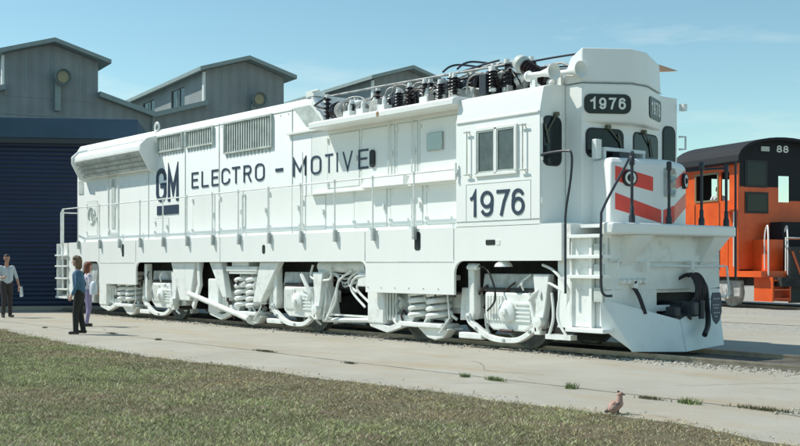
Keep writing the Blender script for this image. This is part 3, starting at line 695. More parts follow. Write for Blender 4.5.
# front steps on the near and far side
for s in (-1,):
    f = MB().box(-.97, -.93, -1.5, -1.42, .42, 1.92).box(-.93, -.55, -1.46, -1.43, .48, 1.92).build('step_frame', WO, LOC)
    for z in (1.90, 1.58, 1.27): MB().box(-.98, -.20, -1.60, -1.40, z-.03, z+.025).build('step', W, f, bevel=.006)
    MB().box(-.98, -.20, -1.60, -1.35, .40, .47).build('step', W, f, bevel=.01)
    MB().box(-.55, -.50, -1.52, -1.44, .45, 1.9).build('step_frame', W, f)
for z in (1.68, 1.36, 1.0): MB().box(-.48, -.30, -1.50, -1.44, z-.12, z+.10).build('step_light_box', M['louver_and_shade_grey'], LOC)
# dark rails and posts at the front
mb = MB().tube(smoothpath([(CX1+.02, -1.5, 3.22), (CX1+.1, -1.58, 3.24), (-.98, -1.60, 3.25), (-.84, -1.60, 3.18), (-.86, -1.60, 2.8), (-.96, -1.60, 2.3), (-.97, -1.60, 1.9), (-.97, -1.60, 1.0)], 5), .02, 8)
mb.build('front_handrail', M['post'], LOC)
mb = MB().tube(smoothpath([(-.42, -.62, 3.14), (-.36, -.72, 3.24), (-.26, -1.0, 3.0), (-.22, -1.55, 2.35), (-.22, -1.62, 2.1), (-.22, -1.62, 1.2), (-.20, -1.58, 1.0), (-.1, -1.5, .98)], 6), .02, 8)
mb.build('front_handrail', M['post'], LOC)
for y, z1 in ((-1.08, 3.13), (-.17, 3.10), (.68, 3.14), (1.36, 3.14)):
    mb = MB().tube([(-.02-.05, y, 2.1), (-.07, y, z1)], .024, 10).lathe([(0, .05), (.10, .05), (.14, .034), (.24, .034), (.26, .026)], (-.07, y, 2.1), (0, 0, 1), 12)
    mb.lathe([(0, .026), (.02, .042), (.13, .042), (.15, .026)], (-.07, y, z1-.15), (0, 0, 1), 12)
    mb.build('end_post', M['post'], LOC)
mb = MB().tube([(-.07, 1.36, 3.08), (-.6, 1.5, 3.1), (-1.2, 1.57, 3.1)], .022); mb.build('front_handrail', M['post'], LOC)
MB().tube([(-.08, 1.64, 3.2), (-.08, 1.64, 1.2)], .02).build('front_handrail', M['post'], LOC)

# -------- roof equipment
def insulator(c, h, r=.092, n=6, ax=(0, 0, 1)):
    pr_ = [(0, r*.5)]
    for i in range(n):
        t = h*i/n; q = h/n; pr_ += [(t+q*.1, r*.45), (t+q*.35, r), (t+q*.5, r*.95), (t+q*.7, r*.45)]
    pr_ += [(h, r*.45), (h, 0)]
    o = MB().lathe(pr_, c, ax, 16).build('insulator', M['insul'], LOC)
    q = Vector(c)+Vector(ax).normalized()*h
    MB().lathe([(-.02, 0), (-.02, r*.55), (.06, r*.5), (.07, 0)], q, ax, 12).lathe([(-.04, r*.7), (.03, r*.7)], c, ax, 12).split('cap', WO, o)
    return o
zs = 4.44
for x, y, h in ((-8.15, -1.15, .52), (-7.35, -1.1, .30), (-6.60, -1.0, .50), (-6.25, -.95, .30), (-5.46, -1.1, .42), (-4.95, -1.15, .42), (-4.65, -.95, .42), (-4.25, -1.1, .40), (-3.9, -.9, .42), (-3.3, -1.0, .40), (-2.85, -1.05, .45),
                (-7.75, -.7, .45), (-6.95, -.8, .36), (-6.0, -.7, .46), (-5.75, -1.15, .34), (-5.2, -.8, .5), (-4.45, -1.2, .34), (-4.05, -1.2, .36), (-3.55, -.7, .52), (-3.05, -1.2, .34), (-2.6, -.7, .5), (-6.6, .6, .5), (-5.0, .5, .45), (-3.6, .6, .45), (-8.0, .4, .5), (-5.9, .0, .4), (-4.4, -.2, .5), (-3.2, -.3, .5)):
    insulator((x, y, zs+.03+(.05 if x > -4.3 else 0)), h)
insulator((-2.45, -1.0, 4.86), .78, .13, 9, (.75, -.1, -.42))
MB().lathe([(0, .0), (0, .14), (.12, .16), (.2, .10), (.2, 0)], (-2.62, -.98, 4.95), (.75, -.1, -.42), 14).build('bushing_cap', M['louver_and_shade_grey'], LOC)
# drum / reactor coils
def coil(c, r, L0, n, m, ax=(1, -.25, 0)):
    mb = MB(); a = Vector(ax).normalized(); u = a.orthogonal().normalized(); v = a.cross(u)
    for i in range(n):
        cc = Vector(c)+a*(L0*i/(n-1)); mb.tube([cc+(u*math.cos(R(t))+v*math.sin(R(t)))*r for t in range(0, 360, 20)], L0/n*.48, 6, closed=True)
    mb.lathe([(0, 0), (0, r*.55), (L0+.02, r*.55), (L0+.02, 0)], c, ax, 16)
    return mb.build('reactor_coil', m, LOC)
coil((-7.98, -1.02, 4.68), .17, .16, 3, M['insul']); coil((-7.72, -1.05, 4.67), .17, .24, 4, M['silver']); coil((-7.30, -.95, 4.62), .11, .25, 4, M['silver'])
coil((-4.2, -.7, 4.72), .16, .5, 6, M['insul']); coil((-5.2, -.6, 4.68), .15, .5, 5, M['silver']); coil((-3.5, -.75, 4.70), .15, .5, 6, M['insul'])
for xa in (-7.45, -7.0, -6.3, -5.0):
    f_ = MB().box(xa, xa+.22, -1.25, -1.05, 4.445, 4.445+.16); f_.lathe([(0, .05), (.12, .05), (.14, .03), (.18, .03), (.18, 0)], (xa+.11, -1.15, 4.60), (0, 0, 1), 10); f_.build('terminal_box', WO, LOC)
mb = MB(); rr = random.Random(3)
for i in range(34):
    x = -8.3+rr.random()*6.2; y = -1.15+rr.random()*1.0; s = .05+.07*rr.random(); h = .08+.22*rr.random()
    mb.box(x-s, x+s*1.6, y-s, y+s, zs, zs+h)
mb.split('switchgear_box', M['silver'], LOC, bevel=.01)
mb = MB()
for i in range(22):
    x = -7.0+rr.random()*4.8; y = -1.2+rr.random()*1.0; s = .04+.05*rr.random(); h = .15+.3*rr.random()
    mb.box(x-s, x+s*1.6, y-s, y+s, zs, zs+h)
mb.split('switchgear_box', M['post'], LOC, bevel=.01)
mb = MB()
for i in range(16):
    x = -8.2+rr.random()*5.6; y = -1.1+rr.random()*.8; l = .5+rr.random()*1.0
    mb.tube(smoothpath([(x, y, zs+.1), (x+.1, y, zs+.35+.25*rr.random()), (x+l*.6, y+.15, zs+.40+.2*rr.random()), (x+l, y+.1, zs+.1)], 5), .014+.012*rr.random(), 6)
mb.split('bus_bar', M['silver'], LOC)
mb = MB()
for i in range(9):
    x = -6.8+rr.random()*3.6; y = -1.1+rr.random()*.8; l = .5+rr.random()*1.1
    mb.tube(smoothpath([(x, y, zs+.1), (x+.1, y, zs+.28+.15*rr.random()), (x+l*.6, y+.15, zs+.34+.12*rr.random()), (x+l, y+.1, zs+.1)], 5), .015, 6)
mb.split('cable', M['black'], LOC)
rr = random.Random(11)
for i in range(46):
    x = -8.25+rr.random()*6.2; y = -1.22+rr.random()*.5; h = .12+.2*rr.random(); z0 = zs+(0 if x < -3.7 else .02)
    if i % 3 == 0:
        pr_ = [(0, .02)]
        for q_ in range(4): pr_ += [(h*q_/4+.01, .025), (h*q_/4+h*.09, .058), (h*q_/4+h*.18, .025)]
        MB().lathe(pr_+[(h, .03), (h, 0)], (x, y, z0+.06), (0, 0, 1), 10).build('small_insulator', M['insul'], LOC)
    elif i % 3 == 1:
        MB().lathe([(0, 0), (0, .05+.04*rr.random()), (.12+.15*rr.random(), .06), (.28, 0)], (x, y, z0+h), (1, rr.random()-.5, rr.random()*.4), 12).build('switch_cylinder', rr.choice((WO, M['silver'], M['post'])), LOC)
    else:
        MB().tube(smoothpath([(x, y, z0+h), (x+.2, y-.02, z0+h+.12), (x+.5, y+.05, z0+h+.06), (x+.75, y, z0+h+.1)], 4), .012, 6).build('connecting_rod', rr.choice((WO, M['silver'], M['hose'])), LOC)
# end box of the tall hood with arrow arms
MB().box(-8.74, -8.35, -.95, .95, 4.44, 5.05).build('roof_box', W, LOC, bevel=.02)
MB().tube([(-8.6, -1.18, 4.86), (-8.15, -1.2, 4.98)], .02).tube([(-8.6, -1.18, 4.86), (-8.15, -1.2, 4.74)], .02).split('contact_arm', M['black'], LOC)
MB().box(-9.05, -8.75, -1.1, -.8, 5.10, 5.22).build('roof_bracket', WO, LOC)
MB().tube([(-8.8, -1.1, 5.2), (-8.55, -1.1, 5.2)], .02).build('roof_bracket', WO, LOC)
# roof conduit and pantographs (lowered)
MB().tube([(-8.4, -1.05, 5.03), (-6.5, -1.03, 5.02), (-3.6, -1.0, 4.97), (-2.6, -1.0, 4.95)], .022).build('roof_conduit', M['silver'], LOC)
def panto(x0, x1, z):
    b = MB()
    for y in (-.75, .75): b.tube([(x0+.3, y, z), (x1-.3, y, z)], .03)
    for x in (x0+.3, x1-.3): b.tube([(x, -.75, z), (x, .75, z)], .03)
    o = b.build('pantograph', M['post'], LOC)
    a = MB()
    for y in (-.6, .6):
        a.tube([(x0+.5, y, z), ((x0+x1)/2+.4, y*.7, z+.24), (x1-.1, y*.9, z+.18)], .022); a.tube([(x1-.5, y, z), ((x0+x1)/2-.4, y*.7, z+.22), (x0+.1, y*.9, z+.2)], .022)
    a.build('arm', M['silver'], o)
    s = MB()
    for x in ((x0+x1)/2-.2, (x0+x1)/2+.2):
        s.tube(smoothpath([(x, -1.05, z+.12), (x, -.85, z+.25), (x, -.5, z+.31), (x, .5, z+.31), (x, .85, z+.25), (x, 1.05, z+.12)]), .02)
    s.build('collector_bow', M['post'], o)
panto(-5.6, -3.1, 4.92)
mb = MB()
for i, (a, b) in enumerate((((-3.6, -.9, 5.0), (-1.5, -.55, 5.0)), ((-3.3, -.6, 5.02), (-1.5, -.3, 4.8)), ((-4.6, -.95, 5.0), (-3.2, -.9, 5.08)), ((-2.9, -.7, 4.9), (-1.5, -.6, 4.72)))):
    A0 = Vector(a); B0 = Vector(b); mb.tube(smoothpath([A0, A0.lerp(B0, .3)+Vector((0, 0, -.02)), A0.lerp(B0, .7)+Vector((0, 0, .0)), B0], 5), .018, 6)
mb.split('high_voltage_cable', M['post'], LOC)
MB().box(-2.3, -1.75, -1.05, -.2, 4.42, 4.56).build('roof_hatch', W, LOC, bevel=.02)

# -------- trucks
def spring(cx, y, z0, z1, r, turns, wr):
    return [(cx+r*math.cos(2*math.pi*t), y+r*math.sin(2*math.pi*t), z0+(z1-z0)*t/turns) for t in np.arange(0, turns+.001, 1/14)]
def truck(X, skirted, kind):
    T = MB().box(X-2.2, X-1.0, -.92, .92, .55, .9).build('truck', WO, LOC, bevel=.02)
    MB().box(X-3.9, X+1.0, -1.0, -.93, .66, .92).box(X-3.9, X+1.0, .93, 1.0, .66, .92).split('side_frame', WO, T, .02)
    for u in (0, -2.9):
        for s in (-1, 1):
            mb = MB().lathe([(-.06, .14), (-.06, .47), (-.075, .53), (.07, .515), (.075, .46), (.03, .40), (.02, .18), (.09, .14), (.12, 0)], (X+u, s*.78, .52), (0, s, 0), 36)
            mb.build('wheel', M['steel'], T)
        MB().tube([(X+u, -.8, .52), (X+u, .8, .52)], .08).build('axle', M['dark'], T)
    MB().box(X-.75, X+.75, -.88, .88, .30, .80).box(X-3.5, X-2.3, -.88, .88, .30, .80).split('traction_motor', M['dark'], T, .03)
    for s in (-1, 1):
        # axle box with louvres at the A axle
        b = MB().prism([(X-.60, .98), (X+.58, .98), (X+.58, .46), (X+.36, .33), (X-.40, .33), (X-.60, .46)], 'Y', s*1.08, s*1.34).build('journal_box', WO, T, bevel=.03)
        q = MB()
        for k_ in range(6): q.box(X-.54+k_*.07, X-.50+k_*.07, s*1.34, s*1.37, .50, .92)
        for k_ in range(5): q.box(X+.16, X+.52, s*1.34, s*1.37, .50+.07*k_, .53+.07*k_)
        q.build('cooling_fins', WO, T)
        MB().lathe([(0, .19), (.06, .19), (.09, .14), (.10, 0)], (X-.02, s*1.34, .66), (0, s, 0), 20).lathe([(.1, .07), (.14, .06), (.15, 0)], (X-.02, s*1.34, .66), (0, s, 0), 12).build('journal_cover', WO, T)
        MB().box(X-.62, X+.60, s*1.10, s*1.30, .98, 1.06).build('shim', M['black'], T)
        # cross beam, hangers, yoke
        MB().prism([(X-.78, 1.0), (X-.72, 1.30), (X+.85, 1.30), (X+.95, 1.0)], 'Y', s*1.12, s*1.24).build('equalizer_beam', M['dirt_and_shade_white'], T, bevel=.02)  # same white as the truck; its shade is put into this greyer colour
        yk = smoothpath([(X-.97, 0, .60), (X-.93, 0, .46), (X-.80, 0, .38), (X-.55, 0, .25), (X-.28, 0, .18), (X+.18, 0, .18), (X+.42, 0, .25), (X+.62, 0, .37), (X+.72, 0, .40)], 4)
        P = [(p.x, p.z) for p in yk]
        nrm_ = []
        for i in range(len(P)):
            t_ = Vector(P[min(i+1, len(P)-1)])-Vector(P[max(i-1, 0)]); t_.normalize(); nrm_.append(Vector((-t_.y, t_.x)))
        up = [tuple(Vector(p)+n_*.045) for p, n_ in zip(P, nrm_)]; dn = [tuple(Vector(p)-n_*.045) for p, n_ in zip(P, nrm_)]
        MB().prism(up+dn[::-1], 'Y', s*1.42, s*1.32).build('yoke', WO, T, bevel=.008)
        fb = MB()
        for q_ in (2, 9, 18, 27): fb.lathe([(0, .03), (.03, .03), (.035, 0)], (P[q_][0], s*1.42, P[q_][1]), (0, s, 0), 8)
        fb.build('bolts', M['dirt_and_shade_white'], T)
        MB().prism([(X+.64, 1.30), (X+1.0, 1.30), (X+.92, .75), (X+.80, .30), (X+.66, .30), (X+.70, .8)], 'Y', s*1.28, s*1.42).build('hanger', WO, T, bevel=.015)
        MB().prism([(X-1.0, 1.48), (X-.84, 1.48), (X-.82, .62), (X-.88, .48), (X-.98, .58)], 'Y', s*1.22, s*1.38).build('hanger', WO, T, bevel=.015)
        MB().tube([(X+.50, s*1.36, .98), (X+.68, s*1.40, .42)], .035).lathe([(0, .1), (.12, .1), (.13, 0)], (X+.80, s*1.38, .52), (0, s, 0), 14).build('brake_link', WO, T)
        # brake shoe near wheel
        MB().prism([(X+.60, .75), (X+.70, .75), (X+.76, .2), (X+.60, .18), (X+.57, .45)], 'Y', s*.70, s*.86).build('brake_shoe', WO, T)
        MB().box(X-1.2, X-.6, s*1.28, s*1.42, .15, .26).build('sand_pipe_bracket', WO, T, bevel=.02)
        # springs over the B axle
        zt_ = 1.22 if not skirted else 1.15
        for du in (-2.50, -1.98):
            m_ = MB().tube(spring(X+du, s*1.20, .42, zt_, .205, 5.5, .045), .052, 8)
            m_.build('coil_spring', WO, T)
        MB().box(X-2.84, X-1.66, s*.98, s*1.42, .29, .38).box(X-2.85, X-1.62, s*.98, s*1.44, zt_+.02, zt_+.12).split('spring_seat', WO, T, .02)
        MB().prism([(X-2.45, .29), (X-1.55, .29), (X-1.72, .12), (X-1.95, .07), (X-2.15, .10)], 'Y', s*1.12, s*1.34).build('spring_saddle', WO, T, bevel=.02)
        MB().prism([(X-1.25, 1.05), (X-.95, 1.05), (X-.88, .50), (X-1.30, .46)], 'Y', s*1.06, s*1.30).build('frame_bracket', WO, T, bevel=.02)
        MB().prism([(X+.62, 1.0), (X+.98, 1.0), (X+1.10, .42), (X+.70, .40)], 'Y', s*1.02, s*1.24).build('frame_bracket', WO, T, bevel=.02)
        MB().box(X-3.42, X-2.86, s*1.00, s*1.16, .46, 1.12).build('journal_box', M['dirt_and_shade_white'], T, bevel=.02)
        MB().prism([(X-3.45, .50), (X-2.6, .50), (X-2.7, .34), (X-3.2, .30)], 'Y', s*1.10, s*1.28).build('spring_hanger', WO, T, bevel=.02)
        MB().lathe([(0, .13), (.10, .13), (.12, .09), (.12, 0)], (X-3.12, s*1.16, .72), (0, s, 0), 16).build('journal_cover', WO, T)
        # small fittings: pipes, bolts and levers
        rq = random.Random(int(-X*10)+s)
        for k_ in range(44):
            cx = X-3.3+rq.random()*4.2; cz = .28+rq.random()*.8; l = .12+.3*rq.random(); an_ = rq.choice((0, 90, 35, -40, 75, -70)); yy = s*(1.10+.30*rq.random())
            pth = [(cx, yy, cz), (cx+l*math.cos(R(an_))*.5, yy+s*.05, cz+l*math.sin(R(an_))*.5), (cx+l*math.cos(R(an_)), yy, cz+l*math.sin(R(an_)))]
            if pth[2][2] < .14 or pth[2][2] > 1.3: continue
            MB().tube(pth, .013+.02*rq.random(), 6).build(rq.choice(('brake_pipe', 'brake_lever', 'sanding_pipe')), rq.choice((WO, M['dirt_and_shade_white'], WO, M['hose'])), T)
        # rod and clutter behind the B axle
        MB().box(X-3.95, X-3.42, s*1.10, s*1.38, .30, 1.12).build('brake_cylinder', WO, T, bevel=.03)
        q = MB()
        for k_ in range(4): q.tube([(X-3.40+k_*.09, s*1.30, .38), (X-3.40+k_*.09, s*1.30, .95)], .022, 6)
        MB().prism([(X-3.95, .36), (X-3.88, .24), (X-3.35, .14), (X-2.9, .26), (X-2.9, .38), (X-3.3, .26), (X-3.8, .36)], 'Y', s*1.22, s*1.36).build('frame_bracket', WO, T, bevel=.01)
        q.tube([(X-1.55, s*1.38, .95), (X-1.46, s*1.40, .5), (X-1.75, s*1.40, .2)], .018)
        q.split('brake_rod', WO, T)
    if kind == 'mid':
        for s in (-1, 1):
            MB().prism([(X-.62-.8, 1.52), (X-.62, 1.52), (X-1.38, .60), (X-1.72, .60)], 'Y', s*1.46, s*1.30).build('body_hanger', WO, T, bevel=.02)
            MB().prism([(X-3.75, 1.52), (X-3.15, 1.52), (X-2.90, .68), (X-3.10, .68)], 'Y', s*1.46, s*1.30).build('body_hanger', WO, T, bevel=.02)
            MB().box(X-2.95, X-1.55, s*1.05, s*1.46, 1.30, 1.42).box(X-2.7, X-1.95, s*1.1, s*1.44, 1.42, 1.58).split('spring_seat', WO, T, .02)
            MB().tube([(X-4.75, s*1.46, .74), (X-1.9, s*1.46, .22)], .065, 12).build('traction_rod', WO, T)
            MB().tube([(X+.20, s*1.40, 1.25), (X+.55, s*1.42, .85), (X+.48, s*1.42, .70)], .05).build('damper', WO, T)
    if kind == 'rear':
        for s in (-1, 1):
            MB().prism([(X+.70, 1.52), (X+2.0, 1.52), (X+1.72, .56), (X+1.2, .56)], 'Y', s*1.46, s*1.20).build('body_hanger', WO, T, bevel=.02)
            MB().prism([(X+2.02, 1.52), (X+2.16, 1.52), (X+2.22, .95), (X+1.85, .35), (X+1.78, .45), (X+2.08, .98)], 'Y', s*1.44, s*1.36).build('body_hanger', WO, T, bevel=.01)
truck(-2.5, True, 'front'); truck(-8.95, False, 'mid'); truck(-15.4, True, 'rear')
# tanks / cables between trucks one and two, side near the camera
mb = MB().tube([(-8.25, -1.22, 1.42), (-6.6, -1.22, 1.42)], .13, 14); mb.build('air_reservoir', WO, LOC)
MB().box(-6.75, -5.95, -1.40, -1.1, 1.02, 1.30).build('battery_box', M['white_old'], LOC, bevel=.02)
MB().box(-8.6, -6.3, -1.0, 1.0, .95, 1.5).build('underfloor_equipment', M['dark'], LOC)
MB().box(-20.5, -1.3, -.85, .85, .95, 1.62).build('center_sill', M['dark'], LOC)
MB().box(-8.15, -6.2, -1.3, -1.26, .40, .44).tube([(-8.1, -1.28, .3), (-6.3, -1.28, .36)], .05).build('floor_pipe', WO, LOC)
cab_paths = [[(-8.2, -1.25, 1.28), (-7.6, -1.3, 1.25), (-7.55, -1.32, 1.0), (-7.9, -1.35, .3)],
             [(-8.4, -1.35, 1.45), (-8.4, -1.38, 1.18), (-7.75, -1.38, 1.15), (-7.7, -1.38, 1.4)],
             [(-7.0, -1.35, 1.35), (-7.4, -1.40, 1.1), (-7.5, -1.40, .7), (-7.85, -1.40, .3)],
             [(-6.3, -1.38, 1.25), (-6.8, -1.40, 1.2), (-6.95, -1.40, .95), (-6.5, -1.40, .62)],
             [(-6.3, -1.34, 1.18), (-6.7, -1.36, 1.1), (-6.8, -1.36, .95), (-6.4, -1.36, .7)],
             [(-6.3, -1.34, 1.32), (-6.9, -1.3, 1.3), (-7.2, -1.3, 1.1), (-6.9, -1.3, .9)],
             [(-8.0, -1.3, 1.0), (-7.95, -1.33, .7), (-8.05, -1.33, .35)]]
for k_ in range(7):
    z_ = 1.32-.04*k_; MB().tube(smoothpath([(-8.0+.1*k_, -1.2-.02*(k_ % 3), z_), (-7.4, -1.24, z_-.08-.03*(k_ % 2)), (-6.9, -1.22, z_+.02), (-6.5, -1.2, z_-.1)]), .014, 6).build('cable', M['dirt_and_shade_white'] if k_ % 2 else WO, LOC)
MB().prism([(-8.3, 1.40), (-7.95, 1.40), (-7.98, .30), (-8.22, .30)], 'Y', -1.30, -1.12).build('pipe_bracket', WO, LOC, bevel=.02)
for p in cab_paths: MB().tube(smoothpath(p), .026, 8).split('cable', WO, LOC)
# front truck hoses
MB().tube(smoothpath([(-3.55, -1.38, 1.40), (-3.0, -1.45, 1.41), (-2.75, -1.48, 1.15), (-2.7, -1.48, .85), (-2.95, -1.42, .66)]), .018, 6).build('sensor_cable', M['black'], LOC)
MB().tube([(-3.45, -1.40, 1.41), (-3.15, -1.45, 1.41)], .05).build('cable_socket', WO, LOC)
MB().lathe([(0, 0), (0, .16), (.05, .14), (.12, .06), (.12, 0)], (-2.55, -1.42, 1.42), (0, 0, 1), 14).build('underfloor_lamp', WO, LOC)
for p in ([(-1.7, -1.35, 1.45), (-1.35, -1.45, 1.35), (-1.1, -1.45, 1.1), (-1.12, -1.4, .8), (-1.3, -1.4, .45)],
          [(-1.9, -1.3, 1.2), (-1.5, -1.4, 1.15), (-1.15, -1.4, 1.0)], [(-1.45, -1.4, 1.0), (-1.40, -1.42, .6), (-1.5, -1.42, .3)], [(-1.25, -1.4, 1.05), (-1.3, -1.42, .6), (-1.1, -1.42, .3)]):
    MB().tube(smoothpath(p), .024, 8).build('air_pipe', WO, LOC)
MB().hexa([(-1.55, -1.45, .25), (-1.0, -1.45, .25), (-1.0, -1.3, .25), (-1.55, -1.3, .25), (-1.55, -1.45, .33), (-1.0, -1.45, .33), (-1.0, -1.3, .33), (-1.55, -1.3, .33)]).build('guard_bar', WO, LOC)
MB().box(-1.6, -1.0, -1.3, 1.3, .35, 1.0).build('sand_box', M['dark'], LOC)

# ------------------------------------------------------------------ buildings
def local_frame(name, px, d, phi):
    o = ray_point(px, 265, d); o.z = 0
    ang = math.atan2(B_, A_)+R(phi)
    e = empty(name, o, ang); return e
def lbuild(mb, name, m, root, bevel=0):
    o = mb.build(name, m, None, bevel); o.parent = root; return o
def sub(mb, name, m, par): 
    o = mb.build(name, m, None); o.parent = par; return o
SH = local_frame('workshop', 52, 60, 30)
tag(SH, 'grey metal workshop with low roofs and raised gabled roof monitors behind the white locomotive', 'building')
bays = [-11.25, 0, 11.25, 22.5, 33.75]
zap = [0, 0, .1, .55, .9]
lo_pts = []
mb = MB(); poly = [(-16.9, 0), (-16.9, 9.86)]
for b in bays: poly += [(b-2.55, 10.76), (b+2.55, 10.76), (b+5.62, 9.86)]
poly += [(39.4, 0)]
mb.prism(poly, 'Y', 0, .3)
lbuild(mb, 'front_wall', M['shop_wall'], SH)
for b in bays:
    for a, c, z0, z1 in ((b-5.62, b-2.5, 9.86, 10.78), (b+2.5, b+5.62, 10.78, 9.86)):
        lbuild(MB().prism([(a, z0), (c, z1), (c, z1+.28), (a, z0+.28)], 'Y', -.5, 40), 'low_roof', M['shop_trim'], SH)
for b, dz in zip(bays, zap):
    H0, HA = 12.75+dz, 13.5+dz
    mo = lbuild(MB().prism([(b-2.5, 10.5), (b-2.5, H0), (b, HA), (b+2.5, H0), (b+2.5, 10.5)], 'Y', -.02, .22), 'monitor_wall', M['shop_wall'], SH)
    # sides with window openings: bottom sill, top rail, posts, panes
    for s in (-1, 1):
        x0 = b+s*2.5; x1 = b+s*2.35
        mb = MB().box(x0, x1, .22, 30, 10.5, 11.15).box(x0, x1, .22, 30, 12.45, H0-.02)
        y = .22; k_ = 0
        while y < 29: 
            wd = 3.4 if k_ % 2 == 0 else 2.6
            if k_ % 2 == 0: mb.box(x0, x1, y, y+wd, 11.15, 12.45)
            y += wd; k_ += 1
        lbuild(mb, 'monitor_wall', M['shop_wall'], SH)
        y = .22; k_ = 0
        while y < 29:
            wd = 3.4 if k_ % 2 == 0 else 2.6
            if k_ % 2 == 1:
                wo = lbuild(MB().box(x0-s*.08, x0-s*.12, y+.02, y+wd-.02, 11.17, 12.43), 'window', M['glass'], SH)
                sub(MB().box(x0-s*.02, x0+s*.05, y, y+wd, 11.10, 11.17).box(x0-s*.02, x0+s*.04, y+wd*.5-.04, y+wd*.5+.04, 11.17, 12.43), 'frame', M['shop_trim'], wo)
            y += wd; k_ += 1
        zz = lambda t: HA-(HA-H0)*t
        lbuild(MB().prism([(b, HA+.02), (b+s*3.05, HA-(HA-H0)*3.05/2.5+.02), (b+s*3.05, HA-(HA-H0)*3.05/2.5+.24), (b, HA+.24)], 'Y', -.75, 31), 'monitor_roof', M['shop_trim'], SH)
        if s < 0: lbuild(MB().box(b-2.62, b-2.5, -.06, .18, 10.9, H0-.1), 'corner_trim', M['digit'], SH)
    for x in (b-1.4, b, b+1.5): lbuild(MB().box(x-.03, x+.03, -.035, -.02, 10.8, H0), 'seam', M['shop_trim'], SH)
lbuild(MB().box(5.0, 12.0, 18, 24, 9.5, 12.1), 'rear_wing', M['shop_brown'], SH)
for b in bays:
    lbuild(MB().tube([(b+5.6, -.35, 9.95), (b+5.6, -.12, 9.6), (b+5.6, -.12, .2)], .08, 8), 'downpipe', M['shop_trim'], SH)
    lbuild(MB().box(b-5.4, b+5.4, -.04, -.01, 9.55, 9.60), 'sheet_joint', M['shop_trim'], SH)
# big round lamps on the gables
for t, zc, lab in ((0.45, 11.65, 'round floodlight on a tall bracket on the left gable of the grey workshop'), (11.9, 11.3, 'round floodlight on the middle gable just above the white locomotive roof'), (23.0, 11.5, 'round floodlight on the right gable of the grey workshop')):
    e = empty('floodlight', (0, 0, 0)); 
    m4 = Matrix.Translation(SH.location) @ Matrix.Rotation(SH.rotation_euler.z, 4, 'Z')
    p = m4 @ Vector((t, 0, 10.6)); e.location = p; e.rotation_euler = (0, 0, SH.rotation_euler.z)
    tag(e, lab, 'floodlight', 'round floodlights on the workshop gables')
    h = zc-10.6
    sub(MB().lathe([(0, .30), (-.1, .42), (-.38, .46), (-.42, .43), (-.2, .36), (-.15, 0)], (0, -.35, h), (0, 1, 0), 24), 'lamp_housing', M['shop_trim'], e)
    sub(MB().lathe([(0, .30), (-.02, 0)], (0, -.62, h), (0, 1, 0), 24).lathe([(0, .40), (-.02, .41)], (0, -.78, h), (0, 1, 0), 24), 'lamp_lens', M['brass'], e)
    sub(MB().box(-.35, -.05, -.30, -.022, -.75, h-.25), 'lamp_bracket', M['shop_trim'], e)
BL = local_frame('blue_shed', 30, 35.5, 8)
tag(BL, 'dark navy corrugated metal shed with a blue fascia at the left edge', 'building')
lbuild(MB().box(-14, 3.30, .0, 18, 0, 5.7), 'wall', M['blue_door'], BL)
lbuild(MB().box(-14, 3.42, -.35, 18.2, 5.52, 6.17), 'fascia', M['blue_top'], BL, .03)
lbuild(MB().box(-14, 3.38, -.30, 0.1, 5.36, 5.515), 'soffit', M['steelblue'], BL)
lbuild(MB().box(-14, 3.36, -.10, -.001, 0, .12), 'base_strip', M['concrete'], BL)

# ------------------------------------------------------------------ orange locomotive
O0 = ray_point(738, 265, 37); 
OL = empty('diesel_locomotive', (O0.x, O0.y, 0), math.atan2(B_, A_)+R(22))
tag(OL, 'orange and black switcher locomotive with arched roof behind the white one', 'locomotive')
# local x to the right along its front, y backwards
def ob(mb, n, m, par=None, bev=0):
    o = mb.build(n, m, None, bev); o.parent = par or OL; return o
OW = 3.4
# cab shell with real openings
s = MB()
s.box(0, .06, .0, 3.0, 1.25, 3.65)                     # near side lower panel
s.box(0, .06, 0, .45, 3.65, 4.9).box(0, .06, .9, 1.0, 3.65, 4.9).box(0, .06, 2.3, 3.0, 3.65, 4.9).box(0, .06, .45, .9, 4.65, 4.9).box(0, .06, 1.0, 2.3, 4.65, 4.9)
ob(s, 'cab_side', M['orange']); s = MB()
s.box(OW-.06, OW, 0, 3.0, 1.25, 3.1).box(OW-.06, OW, 2.6, 3.0, 3.1, 4.9)
ob(s, 'cab_side', M['orange'])
f = MB().box(.06, 1.70, .0, .06, 1.3, 4.10).box(2.20, OW-.06, .0, .06, 1.3, 3.65).box(1.70, 2.20, 0, .06, 1.3, 3.6)
ob(f, 'cab_front', M['orange'])
ob(MB().box(.06, 1.70, 0, .06, 4.10, 4.9).box(2.20, OW-.06, 0, .06, 3.65, 4.9).box(1.70, 2.20, 0, .06, 4.5, 4.9), 'cab_front_frame', M['roof_black'])
# arched roof
def archp(x0, x1, ze, zc, off, n=18):
    return [(x0+(x1-x0)*(1-math.cos(math.pi*i/n))/2, ze+off+(zc-ze)*math.sin(math.pi*i/n)**.8) for i in range(n+1)]
a = archp(-.28, OW+.28, 4.92, 5.78, .0); b = archp(-.20, OW+.20, 4.86, 5.69, .0)
mb = MB()
for i in range(len(a)-1): mb.prism([b[i], b[i+1], a[i+1], a[i]], 'Y', -.35, 3.25)
ob(mb, 'cab_roof', M['roof_black'])
ob(MB().prism([(0, 4.90)]+archp(0, OW, 4.90, 5.69, 0)+[(OW, 4.90)], 'Y', .0, .05), 'roof_gable', M['roof_black'])
ob(MB().box(0.06, 1.2, 2.94, 3.0, 1.25, 5.2).box(2.6, OW-.06, 2.94, 3.0, 1.25, 5.2).box(1.2, 2.6, 2.94, 3.0, 1.25, 3.5).box(1.2, 2.6, 2.94, 3.0, 4.6, 5.2), 'rear_wall', M['roof_black'])
glyphs([('8', 1.62, 1.84, 5.30, 5.54), ('8', 1.90, 2.12, 5.30, 5.54)], lambda u, v: (u, 0, v), .02, 'number', M['digit'], OL, .022)
